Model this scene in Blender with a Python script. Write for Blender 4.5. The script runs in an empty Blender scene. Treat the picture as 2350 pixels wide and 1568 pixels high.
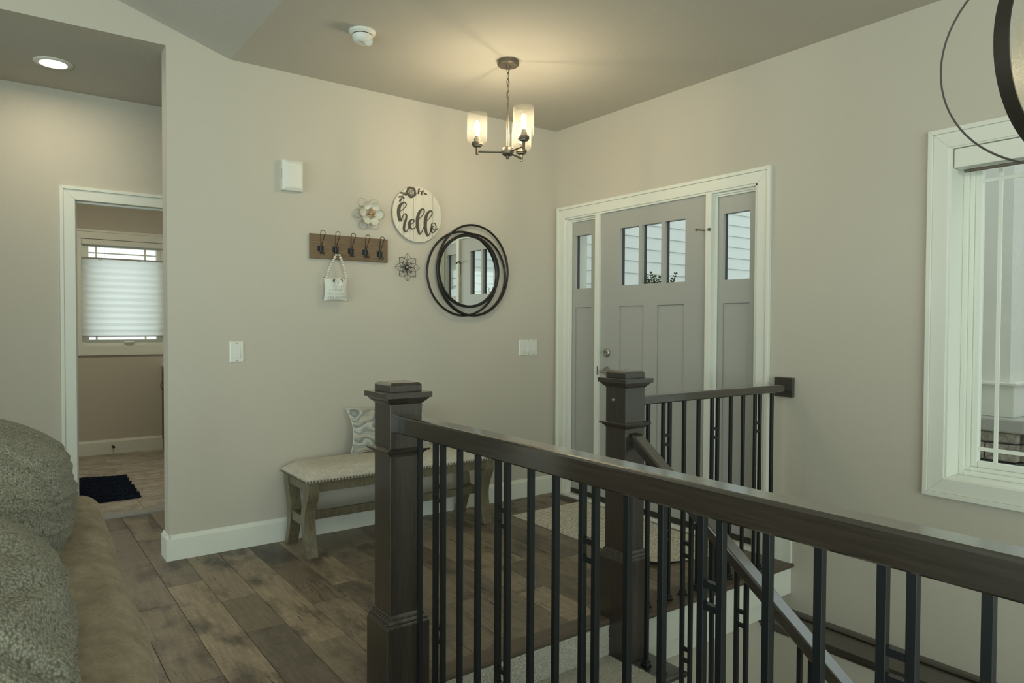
import bpy, bmesh, math, random
import numpy as np
from mathutils import Vector, Matrix, noise
random.seed(7)
scene = bpy.context.scene
COL = scene.collection

# ---------------------------------------------------------------- camera, world, daylight, exposure
def axes(yaw, pitch, roll):
    f = Vector((math.cos(yaw)*math.cos(pitch), math.sin(yaw)*math.cos(pitch), math.sin(pitch)))
    r = Vector((math.sin(yaw), -math.cos(yaw), 0)); u = r.cross(f)
    c, s = math.cos(roll), math.sin(roll)
    return f, c*r + s*u, -s*r + c*u
CAM = Vector((-3.424, -4.068, 1.2674))
f_, r_, u_ = axes(0.9327, -0.0223, 0.0046)
cd = bpy.data.cameras.new('camera'); cam = bpy.data.objects.new('camera', cd); COL.objects.link(cam)
m = Matrix((r_, u_, -f_)).transposed().to_4x4(); m.translation = CAM
cam.matrix_world = m
cd.sensor_width = 36; cd.lens = 36*1596.86/2350; cd.clip_start = 0.05; cd.clip_end = 100
scene.camera = cam
world = bpy.data.worlds.new('world'); scene.world = world; world.use_nodes = True
bg = world.node_tree.nodes['Background']; bg.inputs[0].default_value = (0.86, 0.96, 0.97, 1); bg.inputs[1].default_value = 1.5
scene.view_settings.view_transform = 'Standard'; scene.view_settings.look = 'None'
scene.view_settings.exposure = 0.0; scene.view_settings.gamma = 1.0
scene.view_settings.use_curve_mapping = False
scene.cycles.max_bounces = 8; scene.cycles.diffuse_bounces = 4; scene.cycles.glossy_bounces = 4
scene.cycles.transparent_max_bounces = 12; scene.cycles.sample_clamp_indirect = 4.0
scene.cycles.caustics_reflective = False; scene.cycles.caustics_refractive = False

def area_light(name, loc, direction, sx, sy, watts, col):
    ld = bpy.data.lights.new(name, 'AREA'); ld.shape = 'RECTANGLE'; ld.size = sx; ld.size_y = sy
    ld.energy = watts; ld.color = col
    o = bpy.data.objects.new(name, ld); COL.objects.link(o); o.location = loc
    o.rotation_euler = Vector(direction).to_track_quat('-Z', 'Y').to_euler()
    return o
# daylight coming in through the great room's windows (behind and to the side of the camera)
area_light('daylight_rear_window', (-4.2, -8.12, 1.25), (0, 1, 0), 5.2, 2.3, 165, (0.84, 1.0, 0.91))
area_light('daylight_side_window', (-7.12, -3.3, 1.25), (1, 0, 0), 4.2, 2.3, 92, (0.81, 1.0, 0.96))

# ---------------------------------------------------------------- materials
def srgb(r, g, b):
    return tuple(((c/255)/12.92 if c/255 <= .04045 else ((c/255+.055)/1.055)**2.4) for c in (r, g, b))
class N:
    def __init__(s, name):
        s.m = bpy.data.materials.new(name); s.m.use_nodes = True; s.t = s.m.node_tree
        s.b = s.t.nodes['Principled BSDF']; s.out = s.t.nodes['Material Output']
    def n(s, typ, **k):
        x = s.t.nodes.new(typ)
        for a, v in k.items():
            if a in x.inputs.keys(): x.inputs[a].default_value = v
            else: setattr(x, a, v)
        return x
    def l(s, a, b): s.t.links.new(a, b)
    def coords(s, scale=(1,1,1), rand=False, out='Object'):
        tc = s.n('ShaderNodeTexCoord'); mp = s.n('ShaderNodeMapping'); mp.inputs['Scale'].default_value = scale
        s.l(tc.outputs[out], mp.inputs['Vector'])
        if rand:
            oi = s.n('ShaderNodeObjectInfo'); mu = s.n('ShaderNodeMath', operation='MULTIPLY'); mu.inputs[1].default_value = 97.0
            s.l(oi.outputs['Random'], mu.inputs[0])
            cx = s.n('ShaderNodeCombineXYZ'); s.l(mu.outputs[0], cx.inputs[0]); s.l(mu.outputs[0], cx.inputs[1]); s.l(mu.outputs[0], cx.inputs[2])
            s.l(cx.outputs[0], mp.inputs['Location'])
        return mp.outputs['Vector']
    def noise(s, vec, scale=5, detail=3, rough=.5):
        x = s.n('ShaderNodeTexNoise'); x.inputs['Scale'].default_value = scale; x.inputs['Detail'].default_value = detail
        x.inputs['Roughness'].default_value = rough; s.l(vec, x.inputs['Vector']); return x.outputs['Fac']
    def ramp(s, fac, stops):
        x = s.n('ShaderNodeValToRGB'); e = x.color_ramp.elements
        while len(e) < len(stops): e.new(0.5)
        for el, (p, c) in zip(e, stops): el.position = p; el.color = (*c, 1) if len(c) == 3 else c
        s.l(fac, x.inputs['Fac']); return x.outputs['Color']
    def mix(s, fac, a, b, mode='MIX'):
        x = s.n('ShaderNodeMixRGB', blend_type=mode)
        for i, v in ((0, fac), (1, a), (2, b)):
            if hasattr(v, 'node'): s.l(v, x.inputs[i])
            elif i == 0: x.inputs[0].default_value = v
            else: x.inputs[i].default_value = (*v, 1)
        return x.outputs[0]
    def bump(s, h, strength=.2, dist=.01):
        x = s.n('ShaderNodeBump'); x.inputs['Strength'].default_value = strength; x.inputs['Distance'].default_value = dist
        s.l(h, x.inputs['Height']); s.l(x.outputs[0], s.b.inputs['Normal'])
    def set(s, color=None, rough=.5, metal=0, spec=.5):
        if color is not None:
            if hasattr(color, 'node'): s.l(color, s.b.inputs['Base Color'])
            else: s.b.inputs['Base Color'].default_value = (*color, 1)
        if hasattr(rough, 'node'): s.l(rough, s.b.inputs['Roughness'])
        else: s.b.inputs['Roughness'].default_value = rough
        s.b.inputs['Metallic'].default_value = metal
        s.b.inputs['Specular IOR Level'].default_value = spec
        return s.m
def plain(name, color, rough=.5, metal=0, spec=.5, bscale=0, bstr=.1, bdist=.002):
    x = N(name)
    if bscale: x.bump(x.noise(x.coords(), bscale, 3), bstr, bdist)
    return x.set(color, rough, metal, spec)

def wall_mat(name, col, sc=170, st=.35):
    x = N(name); v = x.coords()
    h = x.noise(v, sc, 2, .6); x.bump(h, st, .0025)
    c = x.mix(x.noise(v, 1.3, 2), tuple(k*.97 for k in col), tuple(min(1, k*1.03) for k in col))
    return x.set(c, .85, 0, .25)
M_WALL = wall_mat('wall_paint', (.56, .525, .445))
M_CEIL = wall_mat('ceiling_paint', (.56, .535, .47), 130, .5)
M_TRIM = plain('white_trim', (.77, .785, .705), .42, 0, .4)
M_DOORP = plain('grey_door_paint', (.41, .415, .385), .42, 0, .4, 300, .05, .001)
M_DOOREXT = plain('dark_door_outside', (.035, .026, .02), .5)
M_WHITEPL = plain('white_plastic', (.74, .75, .68), .38)
M_IRON = plain('black_iron', (.008, .0115, .013), .38, 0, .5)
M_STEEL = plain('satin_nickel', (.42, .40, .36), .3, 1)
M_BRONZE = plain('weathered_bronze', (.16, .14, .11), .45, .75)
M_ORB = plain('dark_bronze', (.06, .053, .042), .45, .5)
M_BLACKMETAL = plain('black_metal_tube', (.02, .02, .017), .4, .3)
M_DARK = plain('dark_slot', (.01, .01, .009), .8)
M_RUBBER = plain('door_sweep', (.03, .025, .018), .6)
M_GOLD = plain('copper_gold', (.55, .33, .17), .35, .9)
M_MIRROR = plain('mirror_silver', (.86, .88, .86), .015, 1)
M_SCREEN = plain('column_paint', (.74, .73, .67), .7, 0, .3, 120, .15, .002)
M_SIDING = plain('white_siding', (.74, .77, .74), .7, 0, .3)
M_CONCRETE = plain('concrete', (.42, .41, .38), .9, 0, .3, 40, .3, .004)

def dark_wood():
    x = N('espresso_wood'); v = x.coords((18, 18, 18))
    tc = x.coords((60, 60, 4)); g = x.noise(tc, 2.0, 5, .65)
    c = x.ramp(g, [(.3, (.019, .015, .0115)), (.7, (.045, .036, .028))])
    x.bump(g, .06, .001)
    x.b.inputs['Coat Weight'].default_value = .9; x.b.inputs['Coat Roughness'].default_value = .22; x.b.inputs['Coat IOR'].default_value = 1.65
    return x.set(c, .34, 0, .5)
M_DWOOD = dark_wood()
def rail_wood(axis):
    x = N('espresso_rail_wood_' + 'xy'[axis]); sc = [70, 70, 70]; sc[axis] = 3
    g = x.noise(x.coords(tuple(sc)), 2.0, 5, .65)
    c = x.ramp(g, [(.3, (.016, .0128, .0098)), (.7, (.042, .034, .026))])
    x.bump(g, .08, .001)
    x.b.inputs['Coat Weight'].default_value = 1; x.b.inputs['Coat Roughness'].default_value = .13; x.b.inputs['Coat IOR'].default_value = 1.75
    return x.set(c, .26, 0, .6)
M_RAILX, M_RAILY = rail_wood(0), rail_wood(1)

def plank_mat(name='worn_plank'):
    x = N(name)
    oi = x.n('ShaderNodeObjectInfo')
    base = x.ramp(oi.outputs['Random'], [(0, (.150, .117, .084)), (.2, (.275, .220, .158)), (.4, (.190, .156, .120)), (.6, (.345, .272, .190)), (.8, (.225, .182, .136)), (1, (.120, .098, .075))])
    vg = x.coords((26, 2.2, 1), True); g = x.noise(vg, 3, 6, .7)
    c = x.mix(.75, base, x.ramp(g, [(.25, (.50,)*3), (.75, (1.45,)*3)]), 'MULTIPLY')
    vb = x.coords((6, 2.6, 1), True); b = x.noise(vb, 1.1, 4, .6)
    c = x.mix(x.ramp(b, [(.50, (0,)*3), (.66, (.85,)*3)]), c, (.070, .058, .045))
    vs = x.coords((5, 60, 1), True); sw = x.noise(vs, 1.5, 3, .6)
    c = x.mix(.35, c, x.ramp(sw, [(.35, (.7,)*3), (.65, (1.25,)*3)]), 'MULTIPLY')
    vk = x.coords((42, 1.7, 1), True); k = x.noise(vk, .8, 3, .8)
    wv = x.ramp(k, [(.488, (0,)*3), (.497, (1,)*3), (.503, (1,)*3), (.512, (0,)*3)])
    gate = x.ramp(x.noise(x.coords((3, 1.4, 1), True), 1.2, 1), [(.56, (0,)*3), (.60, (1,)*3)])
    crack = x.mix(1, wv, gate, 'MULTIPLY')
    c = x.mix(crack, c, (.02, .015, .011))
    x.bump(x.mix(.5, g, crack, 'SUBTRACT'), .12, .002)
    return x.set(c, x.ramp(g, [(.2, (.38,)*3), (.8, (.55,)*3)]), 0, .42)
M_PLANK = plank_mat()
def board_mat():
    x = N('nosing_board'); g = x.noise(x.coords((2.2, 40, 20)), 3, 6, .7)
    c = x.ramp(g, [(.3, (.075, .055, .040)), (.7, (.135, .102, .074))]); x.bump(g, .1, .002)
    return x.set(c, .42, 0, .45)
M_NOSE = board_mat()
def tile_mat():
    x = N('stone_tile'); v = x.coords((1, 2.0, 1), True)
    a = x.noise(v, 3.0, 8, .7); b = x.noise(x.coords((1.2, 3.0, 1), True), 1.9, 8, .75)
    c = x.ramp(a, [(.3, (.27, .245, .20)), (.5, (.46, .43, .36)), (.72, (.60, .57, .50))])
    vein = x.ramp(b, [(.44, (0,)*3), (.495, (.8,)*3), (.54, (0,)*3)])
    c = x.mix(vein, c, (.20, .165, .12))
    return x.set(c, .45, 0, .45)
M_TILE = tile_mat()
M_GROUT = plain('grout', (.40, .33, .24), .9)
def speckle(name, cols, scale, rough=1.0, bstr=.6, bdist=.006, stretch=(1, 1, 1)):
    x = N(name); v = x.coords(stretch)
    n1 = x.noise(v, scale, 3, .7)
    st = [(p, c) for p, c in cols]
    x.bump(n1, bstr, bdist)
    return x.set(x.ramp(n1, st), rough, 0, .1)
M_CARPET = speckle('frieze_carpet', [(.32, (.20, .185, .155)), (.42, (.55, .52, .44)), (.54, (.86, .83, .73)), (.72, (.94, .92, .83))], 420)
M_RUG = speckle('woven_rug', [(.34, (.20, .18, .14)), (.44, (.50, .47, .39)), (.54, (.80, .76, .66)), (.8, (.88, .85, .76))], 95, 1, .3, .003, (1, 1, 1))
M_RUGEDGE = plain('rug_binding', (.58, .54, .45), .95)
M_BATHMAT = speckle('navy_pile', [(.3, (.006, .009, .019)), (.6, (.020, .028, .052)), (.85, (.05, .062, .10))], 60)
def linen():
    x = N('grey_linen'); a = x.noise(x.coords((14, 420, 60)), 1, 2, .7); b = x.noise(x.coords((420, 14, 60)), 1, 2, .7)
    g = x.mix(.5, a, b)
    c = x.ramp(g, [(.36, (.42, .385, .315)), (.64, (.70, .65, .55))]); x.bump(g, .3, .002)
    return x.set(c, .95, 0, .15)
M_LINEN = linen()
def bench_wood():
    x = N('grey_washed_wood'); g = x.noise(x.coords((40, 40, 5)), 2, 5, .7)
    c = x.ramp(g, [(.3, (.105, .090, .054)), (.7, (.215, .190, .122))]); x.bump(g, .08, .001)
    return x.set(c, .36, 0, .5)
M_BENCH = bench_wood()
def agate():
    x = N('agate_print'); v = x.coords((1.0, 1, 1.5))
    w = x.noise(v, 4.0, 2, .5)
    wv = x.n('ShaderNodeMath', operation='MULTIPLY'); x.l(w, wv.inputs[0]); wv.inputs[1].default_value = 5.0
    sep = x.n('ShaderNodeSeparateXYZ'); x.l(v, sep.inputs[0])
    zz = x.n('ShaderNodeMath', operation='MULTIPLY'); x.l(sep.outputs[2], zz.inputs[0]); zz.inputs[1].default_value = 4.5
    ad = x.n('ShaderNodeMath', operation='ADD'); x.l(wv.outputs[0], ad.inputs[0]); x.l(zz.outputs[0], ad.inputs[1])
    fr = x.n('ShaderNodeMath', operation='FRACT'); x.l(ad.outputs[0], fr.inputs[0])
    bands = x.ramp(fr.outputs[0], [(0, (.50, .47, .40)), (.25, (.27, .29, .27)), (.45, (.55, .53, .46)), (.62, (.19, .22, .23)), (.8, (.42, .39, .31)), (1, (.50, .47, .40))])
    fine = x.noise(x.coords((8, 8, 70)), 2, 3)
    c = x.mix(.5, bands, x.ramp(fine, [(.3, (.6,)*3), (.7, (1.3,)*3)]), 'MULTIPLY')
    return x.set(c, .9, 0, .15)
M_AGATE = agate()
def suede():
    x = N('brown_suede'); a = x.noise(x.coords((5, 3.5, 5)), 3.5, 8, .75); b = x.noise(x.coords((1, 1, 1)), 320, 2, .6)
    c = x.ramp(a, [(.3, (.215, .178, .120)), (.7, (.43, .37, .265))]); c = x.mix(.35, c, x.ramp(b, [(.3, (.7,)*3), (.7, (1.3,)*3)]), 'MULTIPLY')
    x.bump(b, .25, .002)
    x.b.inputs['Sheen Weight'].default_value = .06
    return x.set(c, .95, 0, .1)
M_SUEDE = suede()
def sherpa():
    x = N('grey_sherpa'); v = x.coords((1, .62, 1))
    wob = x.n('ShaderNodeTexNoise'); wob.inputs['Scale'].default_value = 14; x.l(v, wob.inputs['Vector'])
    vv = x.mix(.012, v, wob.outputs['Color'], 'ADD')
    vo = x.n('ShaderNodeTexVoronoi', feature='SMOOTH_F1'); vo.inputs['Scale'].default_value = 330; x.l(vv, vo.inputs['Vector'])
    d = vo.outputs['Distance']
    c = x.ramp(d, [(.10, (.42, .41, .335)), (.5, (.225, .222, .178)), (.85, (.08, .08, .063))])
    big = x.noise(v, 5, 3); c = x.mix(.5, c, x.ramp(big, [(.3, (.7, .74, .74)), (.7, (1.2, 1.16, 1.08))]), 'MULTIPLY')
    inv = x.n('ShaderNodeMath', operation='SUBTRACT'); inv.inputs[0].default_value = 1; x.l(d, inv.inputs[1])
    x.bump(inv.outputs[0], .8, .004)
    x.b.inputs['Sheen Weight'].default_value = .1
    return x.set(c, .95, 0, .1)
M_SHERPA = sherpa()
def rack_wood():
    x = N('oak_board'); g = x.noise(x.coords((4, 60, 70)), 2, 5, .7)
    c = x.ramp(g, [(.3, (.125, .082, .046)), (.7, (.235, .165, .100))]); x.bump(g, .06, .001)
    return x.set(c, .55, 0, .35)
M_RACK = rack_wood()
def whitewash():
    x = N('whitewashed_board'); g = x.noise(x.coords((80, 30, 4), True), 2, 5, .7)
    c = x.ramp(g, [(.28, (.42, .36, .27)), (.42, (.66, .62, .52)), (.7, (.74, .71, .61))]); x.bump(g, .15, .001)
    return x.set(c, .7, 0, .3)
M_WHITEWASH = whitewash()
M_LETTER = plain('dark_olive_letter', (.065, .058, .040), .6)
M_GREYLET = plain('grey_print', (.18, .18, .165), .8)
M_BAG = plain('white_cotton', (.70, .71, .65), .9, 0, .2, 500, .15, .001)
M_BEAD = plain('whitewashed_bead', (.68, .64, .55), .6)
M_ROSE = plain('white_fabric_rose', (.78, .78, .74), .9)
M_LEAF = plain('leaf_green', (.085, .105, .045), .6)
M_PETAL = plain('white_enamel_petal', (.62, .62, .52), .35)
M_PETALTIP = plain('pale_wire', (.30, .28, .21), .4, .6)
def stone_mat(i, c):
    x = N('ledge_stone_%d' % i); v = x.coords(); n1 = x.noise(v, 16, 5, .7); n2 = x.noise(v, 130, 2, .7)
    col = x.ramp(n1, [(.3, tuple(k*.35 for k in c)), (.6, c), (.8, tuple(min(1, k*1.7) for k in c))])
    col = x.mix(x.ramp(n2, [(.60, (0,)*3), (.68, (.8,)*3)]), col, (.62, .60, .54)); x.bump(n1, .9, .02)
    return x.set(col, .9, 0, .3)
M_STONE = [stone_mat(i, c) for i, c in enumerate([(.20, .18, .15), (.36, .32, .26), (.13, .125, .115), (.46, .42, .36)])]
def shade_fabric():
    x = N('pleated_shade'); t = x.n('ShaderNodeBsdfTranslucent'); t.inputs[0].default_value = (.93, .95, .92, 1)
    x.b.inputs['Base Color'].default_value = (.70, .70, .63, 1); x.b.inputs['Roughness'].default_value = .9
    mx = x.n('ShaderNodeMixShader'); mx.inputs[0].default_value = .8
    x.l(x.b.outputs[0], mx.inputs[1]); x.l(t.outputs[0], mx.inputs[2]); x.l(mx.outputs[0], x.out.inputs[0])
    return x.m
M_SHADE = shade_fabric()
def thin_glass(name, tint=(.95, .97, .96), refl=.07):
    x = N(name); t = x.n('ShaderNodeBsdfTransparent'); t.inputs[0].default_value = (*tint, 1)
    g = x.n('ShaderNodeBsdfGlossy'); g.inputs['Roughness'].default_value = .02
    lw = x.n('ShaderNodeLayerWeight'); lw.inputs[0].default_value = .5
    pw = x.n('ShaderNodeMath', operation='POWER'); x.l(lw.outputs['Facing'], pw.inputs[0]); pw.inputs[1].default_value = 5
    fr = x.n('ShaderNodeMath', operation='MULTIPLY_ADD'); x.l(pw.outputs[0], fr.inputs[0]); fr.inputs[1].default_value = .9; fr.inputs[2].default_value = .02
    mx = x.n('ShaderNodeMixShader'); x.l(fr.outputs[0], mx.inputs[0]); x.l(t.outputs[0], mx.inputs[1]); x.l(g.outputs[0], mx.inputs[2])
    x.l(mx.outputs[0], x.out.inputs[0]); x.t.nodes.remove(x.b); return x.m
M_GLASS = thin_glass('window_glass')
def dusty_glass():
    x = N('dusty_glass'); t = x.n('ShaderNodeBsdfTransparent'); t.inputs[0].default_value = (.93, .95, .93, 1)
    d = x.n('ShaderNodeBsdfTranslucent'); d.inputs[0].default_value = (.8, .8, .76, 1)
    v = x.coords(); a = x.ramp(x.noise(v, 420, 2, .7), [(.60, (0,)*3), (.70, (.75,)*3)]); b = x.ramp(x.noise(v, 6, 3, .6), [(.45, (0.02,)*3), (.68, (.8,)*3)])
    k = x.mix(1, a, b, 'MULTIPLY')
    mx = x.n('ShaderNodeMixShader'); x.l(k, mx.inputs[0]); x.l(t.outputs[0], mx.inputs[1]); x.l(d.outputs[0], mx.inputs[2])
    x.l(mx.outputs[0], x.out.inputs[0]); x.t.nodes.remove(x.b); return x.m
M_DUSTY = dusty_glass()
def seeded_glass():
    x = N('seeded_glass'); t = x.n('ShaderNodeBsdfTransparent'); t.inputs[0].default_value = (.985, .983, .972, 1)
    d = x.n('ShaderNodeBsdfTranslucent'); d.inputs[0].default_value = (.85, .82, .72, 1)
    df = x.n('ShaderNodeBsdfDiffuse'); df.inputs[0].default_value = (.8, .78, .7, 1)
    g = x.n('ShaderNodeBsdfGlossy'); g.inputs['Roughness'].default_value = .08
    v = x.coords(); n1 = x.noise(v, 300, 2, .7)
    a = x.ramp(n1, [(.49, (.0012,)*3), (.54, (.05,)*3)])
    lw = x.n('ShaderNodeLayerWeight'); lw.inputs[0].default_value = .22
    ed = x.mix(1, a, x.ramp(lw.outputs['Facing'], [(.5, (0,)*3), (.97, (.30,)*3)]), 'SCREEN')
    m0 = x.n('ShaderNodeMixShader'); m0.inputs[0].default_value = .4; x.l(d.outputs[0], m0.inputs[1]); x.l(df.outputs[0], m0.inputs[2])
    m1 = x.n('ShaderNodeMixShader'); m1.inputs[0].default_value = .25; x.l(m0.outputs[0], m1.inputs[1]); x.l(g.outputs[0], m1.inputs[2])
    m2 = x.n('ShaderNodeMixShader'); x.l(ed, m2.inputs[0]); x.l(t.outputs[0], m2.inputs[1]); x.l(m1.outputs[0], m2.inputs[2])
    x.l(m2.outputs[0], x.out.inputs[0]); x.t.nodes.remove(x.b); return x.m
M_SEED = seeded_glass()
def emit(name, col, s):
    x = N(name); e = x.n('ShaderNodeEmission'); e.inputs[0].default_value = (*col, 1); e.inputs[1].default_value = s
    x.l(e.outputs[0], x.out.inputs[0]); x.t.nodes.remove(x.b); return x.m
M_BULB = emit('lit_filament', (1.0, .82, .54), 225)
M_LED = emit('lit_downlight', (1.0, .86, .60), 120)
M_BULB2 = emit('lit_filament_dim', (1.0, .82, .54), 55)

# ---------------------------------------------------------------- mesh helpers
ORIG = {}
class MB:
    def __init__(s): s.v = []; s.f = []; s.sm = []
    def add(s, vs, fs, smooth=False):
        o = len(s.v); s.v += [tuple(p) for p in vs]; s.f += [tuple(i+o for i in q) for q in fs]; s.sm += [smooth]*len(fs); return s
    def box(s, x0, x1, y0, y1, z0, z1):
        x0, x1 = sorted((x0, x1)); y0, y1 = sorted((y0, y1)); z0, z1 = sorted((z0, z1))
        return s.add([(x, y, z) for z in (z0, z1) for y in (y0, y1) for x in (x0, x1)],
                     [(0,2,3,1), (4,5,7,6), (0,1,5,4), (2,6,7,3), (0,4,6,2), (1,3,7,5)])
    def hexa(s, p):  # 8 points ordered like box
        return s.add(p, [(0,2,3,1), (4,5,7,6), (0,1,5,4), (2,6,7,3), (0,4,6,2), (1,3,7,5)])
    def prism(s, poly, axis, a, b, smooth=False):
        # poly of 2D points in the two other axes (in cyclic order), extruded along axis from a to b
        def P(u, v, w): return {0: (w, u, v), 1: (u, w, v), 2: (u, v, w)}[axis]
        n = len(poly); vs = [P(u, v, a) for u, v in poly] + [P(u, v, b) for u, v in poly]
        fs = [tuple(range(n)), tuple(range(2*n-1, n-1, -1))]
        o = len(s.v); s.v += vs
        s.f += [tuple(i+o for i in q) for q in fs]; s.sm += [False, False]
        for i in range(n):
            j = (i+1) % n; s.f.append((o+i, o+i+n, o+j+n, o+j)); s.sm.append(smooth)
        return s
    def frames(s, path, closed=False):
        path = [Vector(p) for p in path]; n = len(path); T = []
        for i in range(n):
            a = path[(i-1) % n] if (closed or i > 0) else path[i]; b = path[(i+1) % n] if (closed or i < n-1) else path[i]
            T.append((b-a).normalized())
        up = Vector((0, 0, 1)) if abs(T[0].z) < .9 else Vector((1, 0, 0))
        U = [(up - T[0]*up.dot(T[0])).normalized()]
        for i in range(1, n):
            u = U[-1] - T[i]*U[-1].dot(T[i]); U.append(u.normalized())
        return path, T, U
    def tube(s, path, r, n=8, closed=False, smooth=True, caps=True):
        path, T, U = s.frames(path, closed); k = len(path); o = len(s.v)
        rr = r if hasattr(r, '__len__') else [r]*k
        for p, t, u, q in zip(path, T, U, rr):
            w = t.cross(u)
            for i in range(n):
                a = 2*math.pi*i/n; s.v.append(tuple(p + (u*math.cos(a) + w*math.sin(a))*q))
        for i in range(k if closed else k-1):
            for j in range(n):
                a = o+i*n+j; b = o+i*n+(j+1) % n; c = o+((i+1) % k)*n+(j+1) % n; d = o+((i+1) % k)*n+j
                s.f.append((a, b, c, d)); s.sm.append(smooth)
        if caps and not closed:
            s.f.append(tuple(o+i for i in reversed(range(n)))); s.f.append(tuple(o+(k-1)*n+i for i in range(n))); s.sm += [False, False]
        return s
    def sweep(s, path, prof, closed=False, up=None, smooth=False):
        # rectangular or other profile [(a,b)] carried along a path; a along side, b along up
        path = [Vector(p) for p in path]; k = len(path); n = len(prof); o = len(s.v); up = Vector(up or (0, 0, 1))
        for i, p in enumerate(path):
            a = path[(i-1) % k] if (closed or i > 0) else p; b = path[(i+1) % k] if (closed or i < k-1) else p
            t = (b-a).normalized(); sd = t.cross(up).normalized(); uu = sd.cross(t).normalized()
            for x, y in prof: s.v.append(tuple(p + sd*x + uu*y))
        for i in range(k if closed else k-1):
            for j in range(n):
                s.f.append((o+i*n+j, o+i*n+(j+1) % n, o+((i+1) % k)*n+(j+1) % n, o+((i+1) % k)*n+j)); s.sm.append(smooth)
        if not closed:
            s.f.append(tuple(o+i for i in reversed(range(n)))); s.f.append(tuple(o+(k-1)*n+i for i in range(n))); s.sm += [False, False]
        return s
    def lathe(s, prof, c, n=24, axis=2, closed=False, smooth=True):
        # prof: (radius, height along axis) list
        o = len(s.v); c = Vector(c); k = len(prof)
        for r, h in prof:
            for i in range(n):
                a = 2*math.pi*i/n; x, y = r*math.cos(a), r*math.sin(a)
                s.v.append(tuple(c + Vector({2: (x, y, h), 1: (x, -h, y), 0: (h, x, y)}[axis])))
        for i in range(k if closed else k-1):
            for j in range(n):
                q = (o+i*n+j, o+i*n+(j+1) % n, o+((i+1) % k)*n+(j+1) % n, o+((i+1) % k)*n+j)
                s.f.append(q); s.sm.append(smooth)
        if not closed:
            if prof[0][0] > 1e-6: s.f.append(tuple(o+i for i in reversed(range(n)))); s.sm.append(False)
            if prof[-1][0] > 1e-6: s.f.append(tuple(o+(k-1)*n+i for i in range(n))); s.sm.append(False)
        return s
    def grid(s, P, nu, nv, smooth=True, wrap=False):
        o = len(s.v)
        for j in range(nv):
            for i in range(nu): s.v.append(tuple(P(i/(nu-(0 if wrap else 1)), j/(nv-1))))
        for j in range(nv-1):
            for i in range(nu if wrap else nu-1):
                a = o+j*nu+i; b = o+j*nu+(i+1) % nu; s.f.append((a, b, b+nu, a+nu)); s.sm.append(smooth)
        return s
    def ball(s, c, r, n=10, m=7):
        c = Vector(c)
        if not hasattr(r, '__len__'): r = (r, r, r)
        return s.grid(lambda u, v: c + Vector((r[0]*math.cos(2*math.pi*u)*math.sin(math.pi*(.001+.998*v)), r[1]*math.sin(2*math.pi*u)*math.sin(math.pi*(.001+.998*v)), -r[2]*math.cos(math.pi*v))), n, m, True, True)
    def build(s, name, mat, parent=None, bevel=0, seg=2, loc=None, fix=True):
        me = bpy.data.meshes.new(name)
        L = Vector(loc) if loc is not None else (ORIG[parent.name] if parent is not None else Vector((0, 0, 0)))
        me.from_pydata([(x-L.x, y-L.y, z-L.z) for x, y, z in s.v], [], s.f)
        me.polygons.foreach_set('use_smooth', s.sm)
        if fix or bevel:
            bm = bmesh.new(); bm.from_mesh(me)
            if bevel: 
                es = [e for e in bm.edges if len(e.link_faces) == 2 and e.calc_face_angle() > .5]
                bmesh.ops.bevel(bm, geom=es, offset=bevel, segments=seg, affect='EDGES', profile=.5, clamp_overlap=True)
            if fix: bmesh.ops.recalc_face_normals(bm, faces=bm.faces)
            bm.to_mesh(me); bm.free()
        if any(s.sm): me.set_sharp_from_angle(angle=math.radians(42))
        me.materials.append(mat); me.update()
        o = bpy.data.objects.new(name, me); COL.objects.link(o)
        if parent is not None: o.parent = parent; ORIG[o.name] = ORIG[parent.name]
        else: o.location = L; ORIG[o.name] = L
        return o
def box(*a): return MB().box(*a)
def tag(o, label=None, cat=None, group=None, kind=None):
    if label: o['label'] = label
    if cat: o['category'] = cat
    if group: o['group'] = group
    if kind: o['kind'] = kind
    return o
def thing(name, loc, label, cat, group=None, kind=None):
    o = bpy.data.objects.new(name, None); COL.objects.link(o); o.location = loc; o.empty_display_size = .1
    ORIG[o.name] = Vector(loc); return tag(o, label, cat, group, kind)
def struct(name, mb, mat, bevel=0, label=None, **k):
    o = mb.build(name, mat, None, bevel, **k); o['kind'] = 'structure'
    if label: o['label'] = label
    return o
def wall_holes(axis, a, b, u0, u1, z0, z1, holes):
    # slab between a and b on the axis, spanning u (other horizontal) and z, with rectangular holes (u0,u1,z0,z1)
    us = sorted({u0, u1, *[h[0] for h in holes], *[h[1] for h in holes]}); zs = sorted({z0, z1, *[h[2] for h in holes], *[h[3] for h in holes]})
    mb = MB()
    for i in range(len(us)-1):
        run = None
        for j in range(len(zs)-1):
            cu, cz = (us[i]+us[i+1])/2, (zs[j]+zs[j+1])/2
            hole = any(h[0] < cu < h[1] and h[2] < cz < h[3] for h in holes)
            if not hole:
                if run is None: run = zs[j]
            if (hole or j == len(zs)-2) and run is not None:
                top = zs[j] if hole else zs[j+1]
                (mb.box(us[i], us[i+1], a, b, run, top) if axis == 1 else mb.box(a, b, us[i], us[i+1], run, top)); run = None
    return mb
def cushion(mb, c, ux, uy, uz, w, h, t, k=.10, n=28, e=.5):
    # pillow: centre c, axes ux (width) uz (height) uy (thickness)
    c, ux, uy, uz = Vector(c), Vector(ux), Vector(uy), Vector(uz)
    def P(sg):
        def q(a, b):
            u, v = 2*a-1, 2*b-1
            th = t*(max(0, (1-u*u))*max(0, (1-v*v)))**e
            return c + ux*(w*u*(1-k*u*u*(1-v*v))) + uz*(h*v*(1-k*v*v*(1-u*u))) + uy*(sg*th)
        return q
    mb.grid(P(1), n, n); mb.grid(P(-1), n, n)
    return P(1)

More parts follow.
